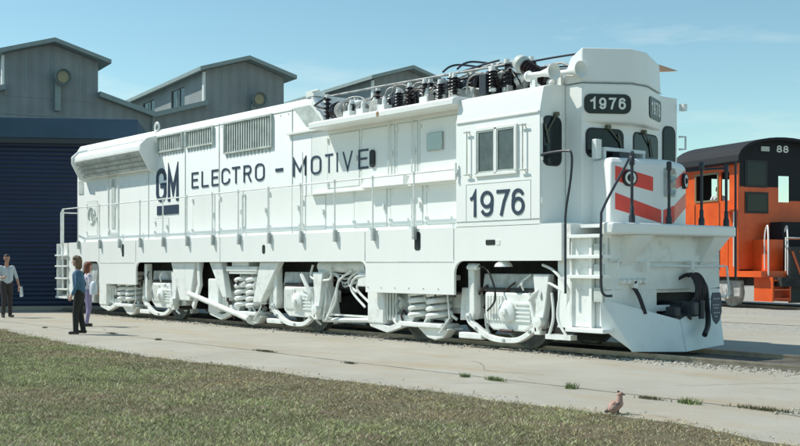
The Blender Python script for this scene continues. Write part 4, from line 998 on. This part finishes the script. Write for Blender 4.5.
ob(MB().box(.95, 1.30, -.03, 0, 5.32, 5.48), 'builder_plate', M['louver_and_shade_grey'])
wn = ob(MB().box(.28, 1.25, -.03, .0, 3.20, 3.92).box(.28, 1.22, -.02, .03, 4.08, 5.0), 'front_window', M['black'])
ob(MB().box(.36, 1.17, -.04, -.03, 3.28, 3.84).box(.36, 1.12, -.03, -.02, 4.16, 4.92), 'pane', M['glass'], wn)
fr = MB().box(-.03, 0, 1.0, 1.06, 3.65, 4.65).box(-.03, 0, 2.24, 2.3, 3.65, 4.65).box(-.03, 0, 1.06, 2.24, 4.59, 4.65).box(-.03, 0, 1.06, 2.24, 3.65, 3.71)
ob(fr, 'side_window_frame', M['brass'])
ob(MB().box(-.02, 0, .5, .6, 1.3, 3.2).box(-.35, 0, .0, .5, 3.26, 3.32), 'arm_rest', M['orange'])
# running board, hood, front steps
ob(MB().box(0, OW, -1.15, 9, 1.05, 1.25), 'running_board', M['orange'])
ob(MB().box(.62, 1.3, -.7, -.01, 1.25, 2.3), 'cab_step_box', M['orange'])
ob(MB().box(.75, 2.65, 3.0, 12, 1.25, 3.6), 'hood', M['orange'])
ob(MB().box(.45, OW-.45, -1.6, 9, .75, 1.05), 'frame', M['dark'])
st = ob(MB().box(.25, .30, -1.4, -.5, .25, 1.05).box(.95, 1.0, -1.4, -.5, .25, 1.05), 'step_well', M['orange'])
for z in (.35, .65, .95): ob(MB().box(.3, .95, -1.42, -1.0, z-.03, z+.02), 'step', M['orange'], st)
ob(MB().box(1.05, 3.3, -1.32, -1.22, .2, 2.05), 'pilot', M['black'])
mb = MB()
for k_ in range(6): mb.slab([(.92+.34*k_+.15, -1.325, 1.9), (1.02+.34*k_+.15, -1.325, 1.9), (1.75+.34*k_+.15, -1.325, .3), (1.65+.34*k_+.15, -1.325, .3)], (0, -1, 0), .01)
ob(mb, 'diagonal_stripe', M['orange'])
for x in (.25, 1.05):
    ob(MB().tube(smoothpath([(x, -1.2, 1.1), (x, -1.2, 1.9), (x+.2, -.95, 2.6), (x+.33, -.75, 2.75), (x+.36, -.6, 2.4), (x+.36, -.6, 1.3)], 6), .025), 'handrail', M['digit'])
tr = ob(MB().box(.25, .45, .2, 3.6, .35, .95), 'truck', M['silver'], None, .05)
ob(MB().box(-.07, -.02, -.05, 3.05, 4.86, 4.92), 'rain_gutter', M['roof_black'])
ob(MB().box(-.02, -.001, .95, .97, 1.3, 3.6).box(-.02, -.001, 2.3, 2.32, 1.3, 3.6), 'panel_seam', M['dark'])
ob(MB().tube([(-.08, .12, 1.4), (-.08, .12, 3.3)], .022), 'grab_rail', M['digit'])
for x in (1.05, 2.6):
    ob(MB().tube([(x, -1.1, 1.2), (x, -1.1, 2.35), (x+1.2, -1.1, 2.35)], .025), 'handrail', M['digit'])
ob(MB().box(1.3, 3.2, -.65, -.05, 1.25, 2.9), 'equipment_cabinet', M['roof_black'])
for z in (1.5, 1.9, 2.3): ob(MB().box(1.4, 3.1, -.665, -.65, z, z+.06), 'cabinet_louver', M['orange'])
for y in (.9, 2.9):
    ob(MB().lathe([(-.06, .12), (-.06, .5), (.06, .48), (.06, .1), (.1, 0)], (.55, y, .5), (-1, 0, 0), 28), 'wheel', M['silver'], tr)
    ob(MB().lathe([(0, .25), (.15, .22), (.16, 0)], (.22, y, .52), (-1, 0, 0), 16).box(.1, .25, y-.28, y+.28, .3, .8), 'journal_box', M['silver'], tr)
ob(MB().box(.15, 3.2, .1, 3.8, .95, 1.04), 'bolster', M['dark'])
ox = OL.matrix_basis if False else Matrix.Translation(OL.location) @ Matrix.Rotation(OL.rotation_euler.z, 4, 'Z')
q0 = ox @ Vector((1.7, -40, 0)); q1 = ox @ Vector((1.7, 60, 0))
railway('railway_track', q0, q1, 'rails under the orange switcher locomotive')

# ------------------------------------------------------------------ people and bird (fused bodies)
def cone_dist(P, a, b, ra, rb):
    a = np.array(a, float); b = np.array(b, float); ab = b-a
    t = np.clip(((P-a)@ab)/max(ab@ab, 1e-9), 0, 1)
    return np.linalg.norm(P-(a+t[:, None]*ab), axis=1)-(ra+(rb-ra)*t)
def blob(mb, a, b, ra, rb, n=14):
    a = Vector(a); b = Vector(b); d = b-a; l = d.length
    if l < 1e-6: d = Vector((0, 0, 1)); l = 1e-3
    pr_ = [(-ra*math.cos(R(t)), ra*math.sin(R(t))) for t in (0, 22, 45, 68, 90)]+[(l+rb*math.sin(R(t)), rb*math.cos(R(t))) for t in (0, 22, 45, 68, 90)]
    mb.lathe(pr_, a, d, n)
def figure(name, root, segs, mats, voxel, seglabel='body'):
    mb = MB()
    for a, b, ra, rb, mi in segs: blob(mb, a, b, ra, rb)
    o = mb.build(name, list(mats), None); o.parent = root
    md = o.modifiers.new('r', 'REMESH'); md.mode = 'VOXEL'; md.voxel_size = voxel; md.use_smooth_shade = True
    sm = o.modifiers.new('s', 'SMOOTH'); sm.iterations = 4; sm.factor = .5
    dg = bpy.context.evaluated_depsgraph_get(); me = bpy.data.meshes.new_from_object(o.evaluated_get(dg))
    o.modifiers.clear(); o.data = me
    for q in mats:
        if q.name not in [m_.name for m_ in me.materials if m_]: me.materials.append(q)
    nf = len(me.polygons); C_ = np.empty(nf*3); me.polygons.foreach_get('center', C_); C_ = C_.reshape(-1, 3)
    D_ = np.stack([cone_dist(C_, a, b, ra, rb) for a, b, ra, rb, mi in segs]); best = D_.argmin(0)
    mi = np.array([s_[4] for s_ in segs])[best]
    names = [m_.name for m_ in me.materials]; remap = np.array([names.index(q.name) for q in mats])
    me.polygons.foreach_set('material_index', remap[mi].astype(np.int32)); me.polygons.foreach_set('use_smooth', [True]*nf); me.update()
    return o
M['skin'] = mat('skin', (.46, .25, .17), .5, var=.1)
M['skin2'] = mat('fair_skin', (.55, .32, .24), .5, var=.1)
M['shirt_pale'] = mat('pale_blue_shirt', (.50, .58, .62), .8, var=.15, scale=6, bump=1.0, bscale=9, bstretch=(1, 1, .5))
M['trouser_brown'] = mat('dark_brown_trousers', (.05, .04, .042), .85, var=.3, scale=6, bump=1.0, bscale=9, bstretch=(1, 1, .5))
M['denim'] = mat('blue_denim', (.075, .17, .27), .85, var=.35, scale=9, bump=1.0, bscale=9, bstretch=(1, 1, .5))
M['trouser_black'] = mat('black_trousers', (.022, .026, .022), .85, var=.3, scale=6, bump=1.0, bscale=9, bstretch=(1, 1, .5))
M['shoe'] = mat('dark_shoes', (.02, .018, .016), .5)
M['hair_dark'] = mat('dark_hair', (.04, .022, .016), .6, var=.4, scale=20)
M['hair_blond'] = mat('dark_blond_hair', (.20, .13, .07), .6, var=.75, scale=20, bump=1.0, bscale=45, stretch=(1, 1, .2))
M['hair_red'] = mat('auburn_hair', (.30, .09, .045), .6, var=.75, scale=20, bump=1.0, bscale=45, stretch=(1, 1, .2))
M['cloth_pink'] = mat('pale_patterned_cloth', (.62, .58, .60), .85, col2=(.25, .25, .45), scale=12, lo=.5, hi=.56)
M['lilac'] = mat('lilac_trousers', (.30, .26, .42), .85, var=.3, scale=8, bump=1.0, bscale=9, bstretch=(1, 1, .5))
M['white_bag'] = mat('white_bag', (.62, .68, .72), .6, var=.1)
M['shirt_white'] = mat('white_shirt', (.75, .76, .74), .8)
M['eye'] = mat('eye', (.02, .02, .02), .3)
def hand(segs, wrist, direction, palmn, mi, s=1.0, curl=.5):
    w_ = Vector(wrist); d = Vector(direction).normalized(); pn = Vector(palmn).normalized(); side = d.cross(pn).normalized()
    segs.append((w_, w_+d*.085*s, .026*s, .036*s, mi))
    for i, (off, ln) in enumerate(((-.030, .070), (-.010, .080), (.010, .076), (.029, .060))):
        b = w_+d*.085*s+side*off*s; m_ = b+(d*(1-.3*curl)+pn*.5*curl).normalized()*ln*.55*s; e = m_+(d*(1-curl)+pn*curl).normalized()*ln*.5*s
        segs.append((b, m_, .0105*s, .0095*s, mi)); segs.append((m_, e, .0095*s, .0075*s, mi))
    b = w_+d*.025*s-side*.028*s; m_ = b+(d*.5-side*.8+pn*.3).normalized()*.04*s
    segs.append((b, m_, .014*s, .012*s, mi)); segs.append((m_, m_+(d*.9+pn*.4).normalized()*.032*s, .012*s, .009*s, mi))
def person(name, loc, rz, H, mats, legs, arms, label, build=1.0, lean=0, head_yaw=0, hair='short', hairm=None, fem=False, heels=False):
    """mats: [skin, top, bottom, shoe]; local frame faces +X, y = left. legs: [(side, hip->knee->ankle dx...)], arms likewise"""
    k = H/1.75; e = empty(name, loc, rz); tag(e, label, 'person')
    V = lambda x, y, z: Vector((x*k, y*k, z*k))
    sg = []
    hx = lean*.1
    # pelvis, waist, chest
    for y in (-.08, .08): sg.append((V(0, y, .93), V(0, y, 1.0), .105*k*build, .10*k*build, 2))
    for y in (-.055, .055): sg.append((V(hx*.3, y, 1.02), V(hx*.6, y, 1.12), .11*k*build, .105*k*build, 1))
    for y in (-.07, .07):
        sg.append((V(hx*.5, y, 1.06), V(hx, y*1.2, 1.33), .105*k*build, .105*k*build, 1))
        sg.append((V(hx, y*1.3, 1.36), V(hx, y*(2.2 if not fem else 1.9), 1.405), .085*k, .062*k, 1))
    sg.append((V(hx, 0, 1.42), V(hx*1.15+.015, 0, 1.53), .058*k, .052*k, 0))
    # head
    c = V(hx*1.3+.03, 0, 1.645); hd = Matrix.Rotation(head_yaw, 3, 'Z')
    q = lambda x, y, z: c+hd@V(x, y, z)
    sg.append((q(-.015, 0, .02), q(-.005, 0, .035), .088*k, .085*k, 0)); sg.append((q(.028, 0, -.045), q(.035, 0, -.065), .058*k, .045*k, 0))
    sg.append((q(.088, 0, .0), q(.103, 0, -.022), .009*k, .014*k, 0))
    for y in (-.078, .078): sg.append((q(-.005, y, .012), q(-.008, y*1.04, -.018), .014*k, .010*k, 0))
    sg.append((q(.072, -.018, -.055), q(.072, .018, -.055), .009*k, .009*k, 0))
    for (side, kn, an, toe) in legs:
        y = .092*side; hip = V(0, y, .92); K_ = V(kn[0], y+kn[1]*side, kn[2]); A2 = V(an[0], y+an[1]*side, an[2])
        sg.append((hip, K_, .098*k*build, .066*k*build, 2)); sg.append((K_, A2, .066*k*build, .052*k*build, 2))
        T0 = A2+V(-.045, 0, -.055); T1 = A2+V(.13*toe[0], .13*toe[1]*side, toe[2])
        sg.append((T0, T1, .040*k, .036*k, 3)); sg.append((A2, A2+V(0, 0, -.04), .045*k, .043*k, 3))
    for (side, el, wr, hd_dir, pn) in arms:
        sh_ = V(hx, (.185 if not fem else .165)*side, 1.40); E2 = V(*el); W2 = V(*wr)
        sg.append((sh_, E2, .055*k, .043*k, 1)); short = mats[4] if len(mats) > 4 else False
        mid = E2.lerp(W2, .12 if short else .9)
        sg.append((E2, mid, .042*k, .040*k, 1)); sg.append((mid, W2, .036*k, .026*k, 0))
        hand(sg, W2, hd_dir, pn, 0, k)
    body = figure('body', e, sg, mats[:4], .009)
    # hair shell
    hs = []
    if hair == 'short':
        hs = [(q(-.035, 0, .045), q(-.005, 0, .062), .088*k, .080*k, 0), (q(-.06, 0, .0), q(-.045, 0, -.04), .062*k, .045*k, 0)]
    else:
        hs = [(q(-.03, 0, .045), q(0, 0, .06), .096*k, .086*k, 0), (q(-.055, 0, .01), q(-.06, 0, -.12), .080*k, .070*k, 0)]
        for y in (-.06, .06): hs.append((q(-.03, y, .0), q(-.03, y*1.1, -.13), .045*k, .035*k, 0))
    figure('hair', e, hs, [hairm], .011)
    mb = MB()
    for y in (-.032, .032): mb.lathe([(0, .0), (0.002, .010*k), (.006, .006*k), (.008, 0)], q(.076, y, .008), hd@Vector((1, 0, 0)), 10)
    ey = mb.build('eye', M['eye'], None); ey.parent = e
    return e, V
# left man, cut by the frame: faces the camera and slightly right
tocam = math.atan2(CAM[1]+4.0, CAM[0]+19.3)
pm = ray_point(6.5, 265, 30.4)
e1, V = person('person', (pm.x, pm.y, 0), tocam+R(22), 1.72, [M['skin'], M['shirt_pale'], M['trouser_brown'], M['shoe'], True],
    [(1, (.02, .0, .50), (-.03, .02, .10), (1, .25, -.06)), (-1, (.06, .0, .50), (.04, .02, .10), (1, .25, -.06))],
    [(1, (-.02, .30, 1.12), (.06, .34, .88), (.1, 0, -1), (0, -1, 0)), (-1, (.04, -.27, 1.13), (.20, -.20, 1.12), (1, .5, .2), (0, 0, 1))],
    'man in pale short sleeved shirt and dark trousers by the navy shed', 1.05, hairm=M['hair_dark'])
pp = MB().add([(0, 0, 0), (.20, 0, .02), (.22, .02, -.26), (.02, .02, -.28), (0, .012, 0), (.20, .012, .02), (.22, .032, -.26), (.02, .032, -.28)], [(0, 1, 2, 3), (7, 6, 5, 4), (0, 4, 5, 1), (1, 5, 6, 2), (2, 6, 7, 3), (3, 7, 4, 0)])
po = pp.build('papers', M['white_bag'], None); po.location = (pm.x, pm.y, 0); po.rotation_euler = (0, 0, tocam+R(22))
po.location = (Matrix.Translation(pm*1)@Matrix.Rotation(tocam+R(22), 4, 'Z')@Vector((.06, .33, .83)))
po.location.z = .84
tag(po, 'folded white papers held in the lowered hand of the man at the left edge', 'papers')
# woman in denim walking to the left
camleft = math.atan2(-B_, -A_)
pw = ray_point(79.5, 265, 23.0)
e2, V = person('person', (pw.x, pw.y, 0), camleft+R(8), 1.62, [M['skin2'], M['denim'], M['trouser_black'], M['shoe']],
    [(1, (.07, -.01, .50), (.07, -.01, .10), (1, .0, -.06)), (-1, (.0, -.01, .49), (-.07, -.01, .11), (1, .0, -.05))],
    [(1, (.02, .25, 1.13), (.12, .24, .90), (.5, 0, -.9), (0, -1, 0)), (-1, (-.08, -.24, 1.13), (.0, -.24, .90), (.3, 0, -1), (0, 1, 0))],
    'blond woman in blue denim jacket and black trousers walking past the locomotive rear', 1.15, lean=.3, hair='long', hairm=M['hair_blond'], fem=True)
# jacket hem as clothing part
hem = figure('jacket', e2, [((0, y, .97*.925), (0.01, y, 1.22*.925), .122, .105, 0) for y in (-.06, .06)], [M['denim']], .012)
# girl just behind her
pg_ = ray_point(87.8, 265, 26.0)
e3, V = person('person', (pg_.x, pg_.y, 0), camleft+R(-150), 1.50, [M['skin2'], M['cloth_pink'], M['lilac'], M['shoe']],
    [(1, (.04, .0, .50), (.0, .0, .10), (1, .2, -.06)), (-1, (.02, .0, .50), (-.06, .0, .10), (1, .1, -.06))],
    [(1, (-.05, .25, 1.13), (.03, .27, .90), (.1, 0, -1), (0, -1, 0)), (-1, (.0, -.24, 1.13), (.14, -.26, .98), (.6, 0, -.6), (0, 1, 0))],
    'auburn haired girl in pale top and lilac trousers, half hidden behind the woman in denim', .95, hair='long', hairm=M['hair_red'], fem=True)
bgp = ray_point(93.5, 286, 25.7)
mb = MB(); bg_ = []
mb.lathe([(-.20, 0), (-.20, .13), (-.05, .15), (.10, .12), (.16, .06), (.17, 0)], (0, 0, 0), (0, 0, 1), 16)
mb.tube(smoothpath([(-.05, 0, .12), (-.04, 0, .34), (.04, 0, .34), (.05, 0, .12)]), .01, 6)
bgo = mb.build('shoulder_bag', M['white_bag'], None); bgo.location = (bgp.x, bgp.y, .93); bgo.scale = (.75, .6, .85)
tag(bgo, 'white shoulder bag carried at the side of the auburn haired girl', 'bag')
# crew member leaning in the side window of the switcher
cw = ox @ Vector((.40, 1.55, 0))
e4, V = person('person', (cw.x, cw.y, 2.45), math.atan2(CAM[1]-cw.y, CAM[0]-cw.x), 1.72, [M['skin'], M['shirt_white'], M['trouser_brown'], M['shoe'], True],
    [(1, (.02, .0, .50), (-.03, .02, .10), (1, .25, -.06)), (-1, (.06, .0, .50), (.04, .02, .10), (1, .25, -.06))],
    [(1, (.10, .30, 1.15), (.28, .20, 1.18), (1, -.3, 0), (0, -1, 0)), (-1, (.08, -.29, 1.15), (.28, -.20, 1.18), (1, .3, 0), (0, 1, 0))],
    'person in a white shirt inside the side window of the orange switcher cab', 1.0, hairm=M['hair_dark'])
# bird
M['plum'] = mat('pinkish_plumage', (.50, .33, .27), .8, col2=(.34, .20, .16), scale=18, bump=.3, bscale=60)
M['wing'] = mat('wing_feathers', (.42, .29, .24), .8, col2=(.12, .08, .07), scale=26, stretch=(.5, 1, 1.6), lo=.48, hi=.56, bump=.4, bscale=80)
M['plum2'] = mat('dark_plumage', (.10, .08, .08), .8, var=.3, scale=10)
pb = ray_point(616.5, 265, 10.72)
eb = empty('bird', (pb.x, pb.y, 0), math.atan2(B_, A_)); tag(eb, 'small pinkish brown bird sitting upright on the pavement by the lawn edge', 'bird')
figure('body', eb, [((-.035, 0, .055), (.02, 0, .10), .055, .047, 0), ((.02, 0, .10), (.032, 0, .165), .045, .028, 0), ((.034, 0, .185), (.040, 0, .192), .030, .027, 0),
    ((.065, 0, .188), (.088, 0, .182), .010, .004, 1), ((-.04, 0, .05), (-.105, 0, .022), .035, .014, 1), ((-.03, -.038, .10), (-.075, -.03, .04), .028, .014, 0), ((-.03, .038, .10), (-.075, .03, .04), .028, .014, 0),
    ((.01, -.02, .04), (.012, -.02, .006), .012, .007, 1), ((.01, .02, .04), (.012, .02, .006), .012, .007, 1), ((.012, -.02, .006), (.04, -.022, .005), .007, .005, 1), ((.012, .02, .006), (.04, .022, .005), .007, .005, 1),
    ((.022, 0, .214), (.012, 0, .220), .012, .009, 1)], [M['plum'], M['plum2']], .004)
for sy in (-1, 1):
    wg = MB().lathe([(-.065, 0), (-.055, .012), (-.02, .030), (.02, .032), (.05, .020), (.06, 0)], (-.022, sy*.040, .080), (.75, 0, .66), 14).build('wing', M['wing'], None); wg.parent = eb
    ye = MB().lathe([(0, .005), (.003, .004), (.004, 0)], (.046, sy*.0265, .196), (.2, sy, 0), 8).build('eye', M['eye'], None); ye.parent = eb
# ------------------------------------------------------------------ vegetation
def attr_mat(name, rough=.8):
    m = bpy.data.materials.new(name); m.use_nodes = True; t = m.node_tree; b = t.nodes['Principled BSDF']
    a = t.nodes.new('ShaderNodeAttribute'); a.attribute_name = 'tone'; t.links.new(a.outputs['Color'], b.inputs['Base Color'])
    b.inputs['Roughness'].default_value = rough; b.inputs['Specular IOR Level'].default_value = .15
    return m
M['grass'] = attr_mat('grass_blades')
def blades(name, P, hgt, wid, cols, parent=None, spread=.5):
    n = len(P); ang = rng.random(n)*2*np.pi; d = np.stack([np.cos(ang), np.sin(ang)], 1)
    la = rng.random(n)*2*np.pi; ln = (rng.random(n)**.7)*spread*hgt
    tip = P.copy(); tip[:, 0] += np.cos(la)*ln; tip[:, 1] += np.sin(la)*ln; tip[:, 2] += hgt
    a = P.copy(); a[:, :2] -= d*wid[:, None]; b = P.copy(); b[:, :2] += d*wid[:, None]
    V_ = np.stack([a, b, tip], 1).reshape(-1, 3)
    me = bpy.data.meshes.new(name); me.vertices.add(n*3); me.vertices.foreach_set('co', V_.ravel())
    me.loops.add(n*3); me.loops.foreach_set('vertex_index', np.arange(n*3, dtype=np.int32)); me.polygons.add(n)
    me.polygons.foreach_set('loop_start', np.arange(0, n*3, 3, dtype=np.int32)); me.polygons.foreach_set('loop_total', np.full(n, 3, dtype=np.int32))
    me.update(); me.validate()
    at = me.color_attributes.new('tone', 'FLOAT_COLOR', 'POINT'); c = np.ones((n*3, 4), dtype=np.float32); c[:, :3] = np.repeat(cols, 3, 0); at.data.foreach_set('color', c.ravel())
    me.materials.append(M['grass']); o = bpy.data.objects.new(name, me); COL.objects.link(o)
    if parent: o.parent = parent
    return o
def vnoise(x, y, s, seed):
    r = np.random.default_rng(seed); G = r.random((64, 64)); u = x/s; v = y/s
    i = np.floor(u).astype(int); j = np.floor(v).astype(int); fu = u-i; fv = v-j; fu = fu*fu*(3-2*fu); fv = fv*fv*(3-2*fv)
    g = lambda a, b: G[a % 64, b % 64]
    return (g(i, j)*(1-fu)+g(i+1, j)*fu)*(1-fv)+(g(i, j+1)*(1-fu)+g(i+1, j+1)*fu)*fv
NB = 620000
d = 8.0+(rng.random(NB)**.85)*17; u = (rng.random(NB)-.5)*2*.40
X_ = CAM[0]+d*(-B_+A_*u); Y_ = CAM[1]+d*(A_+B_*u)
edge = np.interp(X_, EX, EY)-.03+.045*(np.sin(X_*1.7)+.6*np.sin(X_*4.1+1)+.5*np.sin(X_*9.3+2))
keep = (Y_ < edge+.22*rng.random(NB)**3); X_ = X_[keep]; Y_ = Y_[keep]; d = d[keep]; edge = edge[keep]
big = vnoise(X_, Y_, 1.3, 1)*.5+vnoise(X_, Y_, .5, 2)*.3+vnoise(X_, Y_, .16, 3)*.2
band = np.clip(1.25-(edge-Y_)/1.6, 0, 1)           # dry dirt band along the pavement
dry = np.clip((big-.50)*2.6+band*1.0, 0, 1)
keep = rng.random(len(X_)) > (dry*.34+np.clip(vnoise(X_, Y_, .12, 5)-.55, 0, 1)*2.0)
X_, Y_, d, dry, band = X_[keep], Y_[keep], d[keep], dry[keep], band[keep]
n = len(X_); g1 = np.array([.30, .345, .15]); g2 = np.array([.36, .285, .15]); g3 = np.array([.54, .56, .34])
t = np.clip(dry+rng.normal(0, .22, n), 0, 1)[:, None]; cols = (g1*(1-t)+g2*t)*(.5+1.0*rng.random((n, 1)))*(.72+.56*np.clip((vnoise(X_, Y_, .45, 11)*.6+vnoise(X_, Y_, .11, 12)*.4-.5)*2.4+.5, 0, 1)[:, None]); pick = rng.random(n) < .15; cols[pick] = g3*1.15
cols[rng.random(n) < .06] = [.60, .57, .42]
P = np.stack([X_, Y_, np.full(n, .003)], 1)
hgt = (.014+.022*rng.random(n))*(1-.25*dry); wid = .0016+.0016*rng.random(n)+d*.00012
g = blades('grass', P, hgt, wid, cols.astype(np.float32), None, 2.0)
tag(g, 'short patchy mown lawn grass in the foreground', 'grass', kind='stuff')
def tuft(px, py, w, h, lab, kind):
    u = (px-400)/1100; dd = 1.45*1100/(py-265); c = ray_point(px, py, dd)
    nb = int(60+w*500); q = rng.normal(0, 1, (nb, 2)); side = np.array([A_, B_]); fw = np.array([1, 0.])
    P = np.zeros((nb, 3)); P[:, :2] = q[:, :1]*.30*w*fw+q[:, 1:]*.03*np.array([0, 1.]); P[:, 2] = 0
    base = np.array([.17, .22, .09]) if kind == 'green' else np.array([.12, .12, .065])
    cols = base*(.7+.7*rng.random((nb, 1)))
    o = blades('weed_tuft', P, h*(.4+.6*rng.random(nb)), .003+.004*rng.random(nb), cols.astype(np.float32), None, .9)
    o.location = (c.x, c.y, 0); tag(o, lab, 'weed', 'weeds growing in the pavement joints')
for a in ((465, 377, .10, .07, 'small bright weed tuft in the joint, left of the spreading one under the front truck', 'green'),
          (495, 380.5, .28, .07, 'spreading green weed in the joint below the front truck wheel', 'green'),
          (571, 388.5, .12, .09, 'thin upright weed in the joint left of the bird', 'green'),
          (650, 399, .28, .04, 'low flat dark weed in the joint just right of the bird', 'dark'),
          (688, 403.5, .22, .08, 'green bushy weed in the joint below the plow', 'green'),
          (766, 410.5, .60, .05, 'long dark fringe of weeds beside the gravel patch at the right edge', 'dark'),
          (350, 363.5, .22, .035, 'flat dark weed on the pavement beneath the second truck', 'dark'),
          (265, 351.5, .45, .04, 'long low dark weed clump in the joint below the middle truck spring', 'dark'),
          (158, 340, .12, .05, 'tiny weed clump in the joint below the rear truck', 'dark'),
          (112, 333.5, .35, .03, 'flat dark weed strip right of the woman in denim', 'dark'),
          (45, 328, .10, .04, 'tiny weed between the man and the woman in denim', 'dark')):
    tuft(*a)
# loose stones by the rail side and on the lawn edge
mb = MB(); rs = random.Random(5)
def pebble(mb, x, y, s, z=0):
    p = [(x+s*math.cos(a+rs.random()*.4)*(.7+.5*rs.random()), y+s*math.sin(a+rs.random()*.4)*(.7+.5*rs.random()), z) for a in (0, 1.25, 2.5, 3.8, 5)]
    mb.add(p+[(x+s*.2*rs.random(), y+s*.2*rs.random(), z+s*(.5+.5*rs.random()))], [(0, 1, 5), (1, 2, 5), (2, 3, 5), (3, 4, 5), (4, 0, 5)])
for i in range(2200):
    x = -21+rs.random()*25 if rs.random() < .85 else -1+rs.random()*6; y = -1.15-abs(rs.gauss(0, .25)) if rs.random() < .5 else -.9-rs.random()*.3
    pebble(mb, x, y, .012+.025*rs.random()**2)
for i in range(900):
    pebble(mb, 4.8+rs.random()*2.6, -4.9+rs.random()*1.3, .012+.02*rs.random())
for i in range(500):
    xq = -14+rs.random()*20; pebble(mb, xq, float(np.interp(xq, EX, EY))+rs.gauss(0, .2), .006+.014*rs.random())
o = mb.build('loose_stones', M['pebble']); tag(o, 'loose pale stones scattered along the track bed and pavement edge', 'stones', kind='stuff')
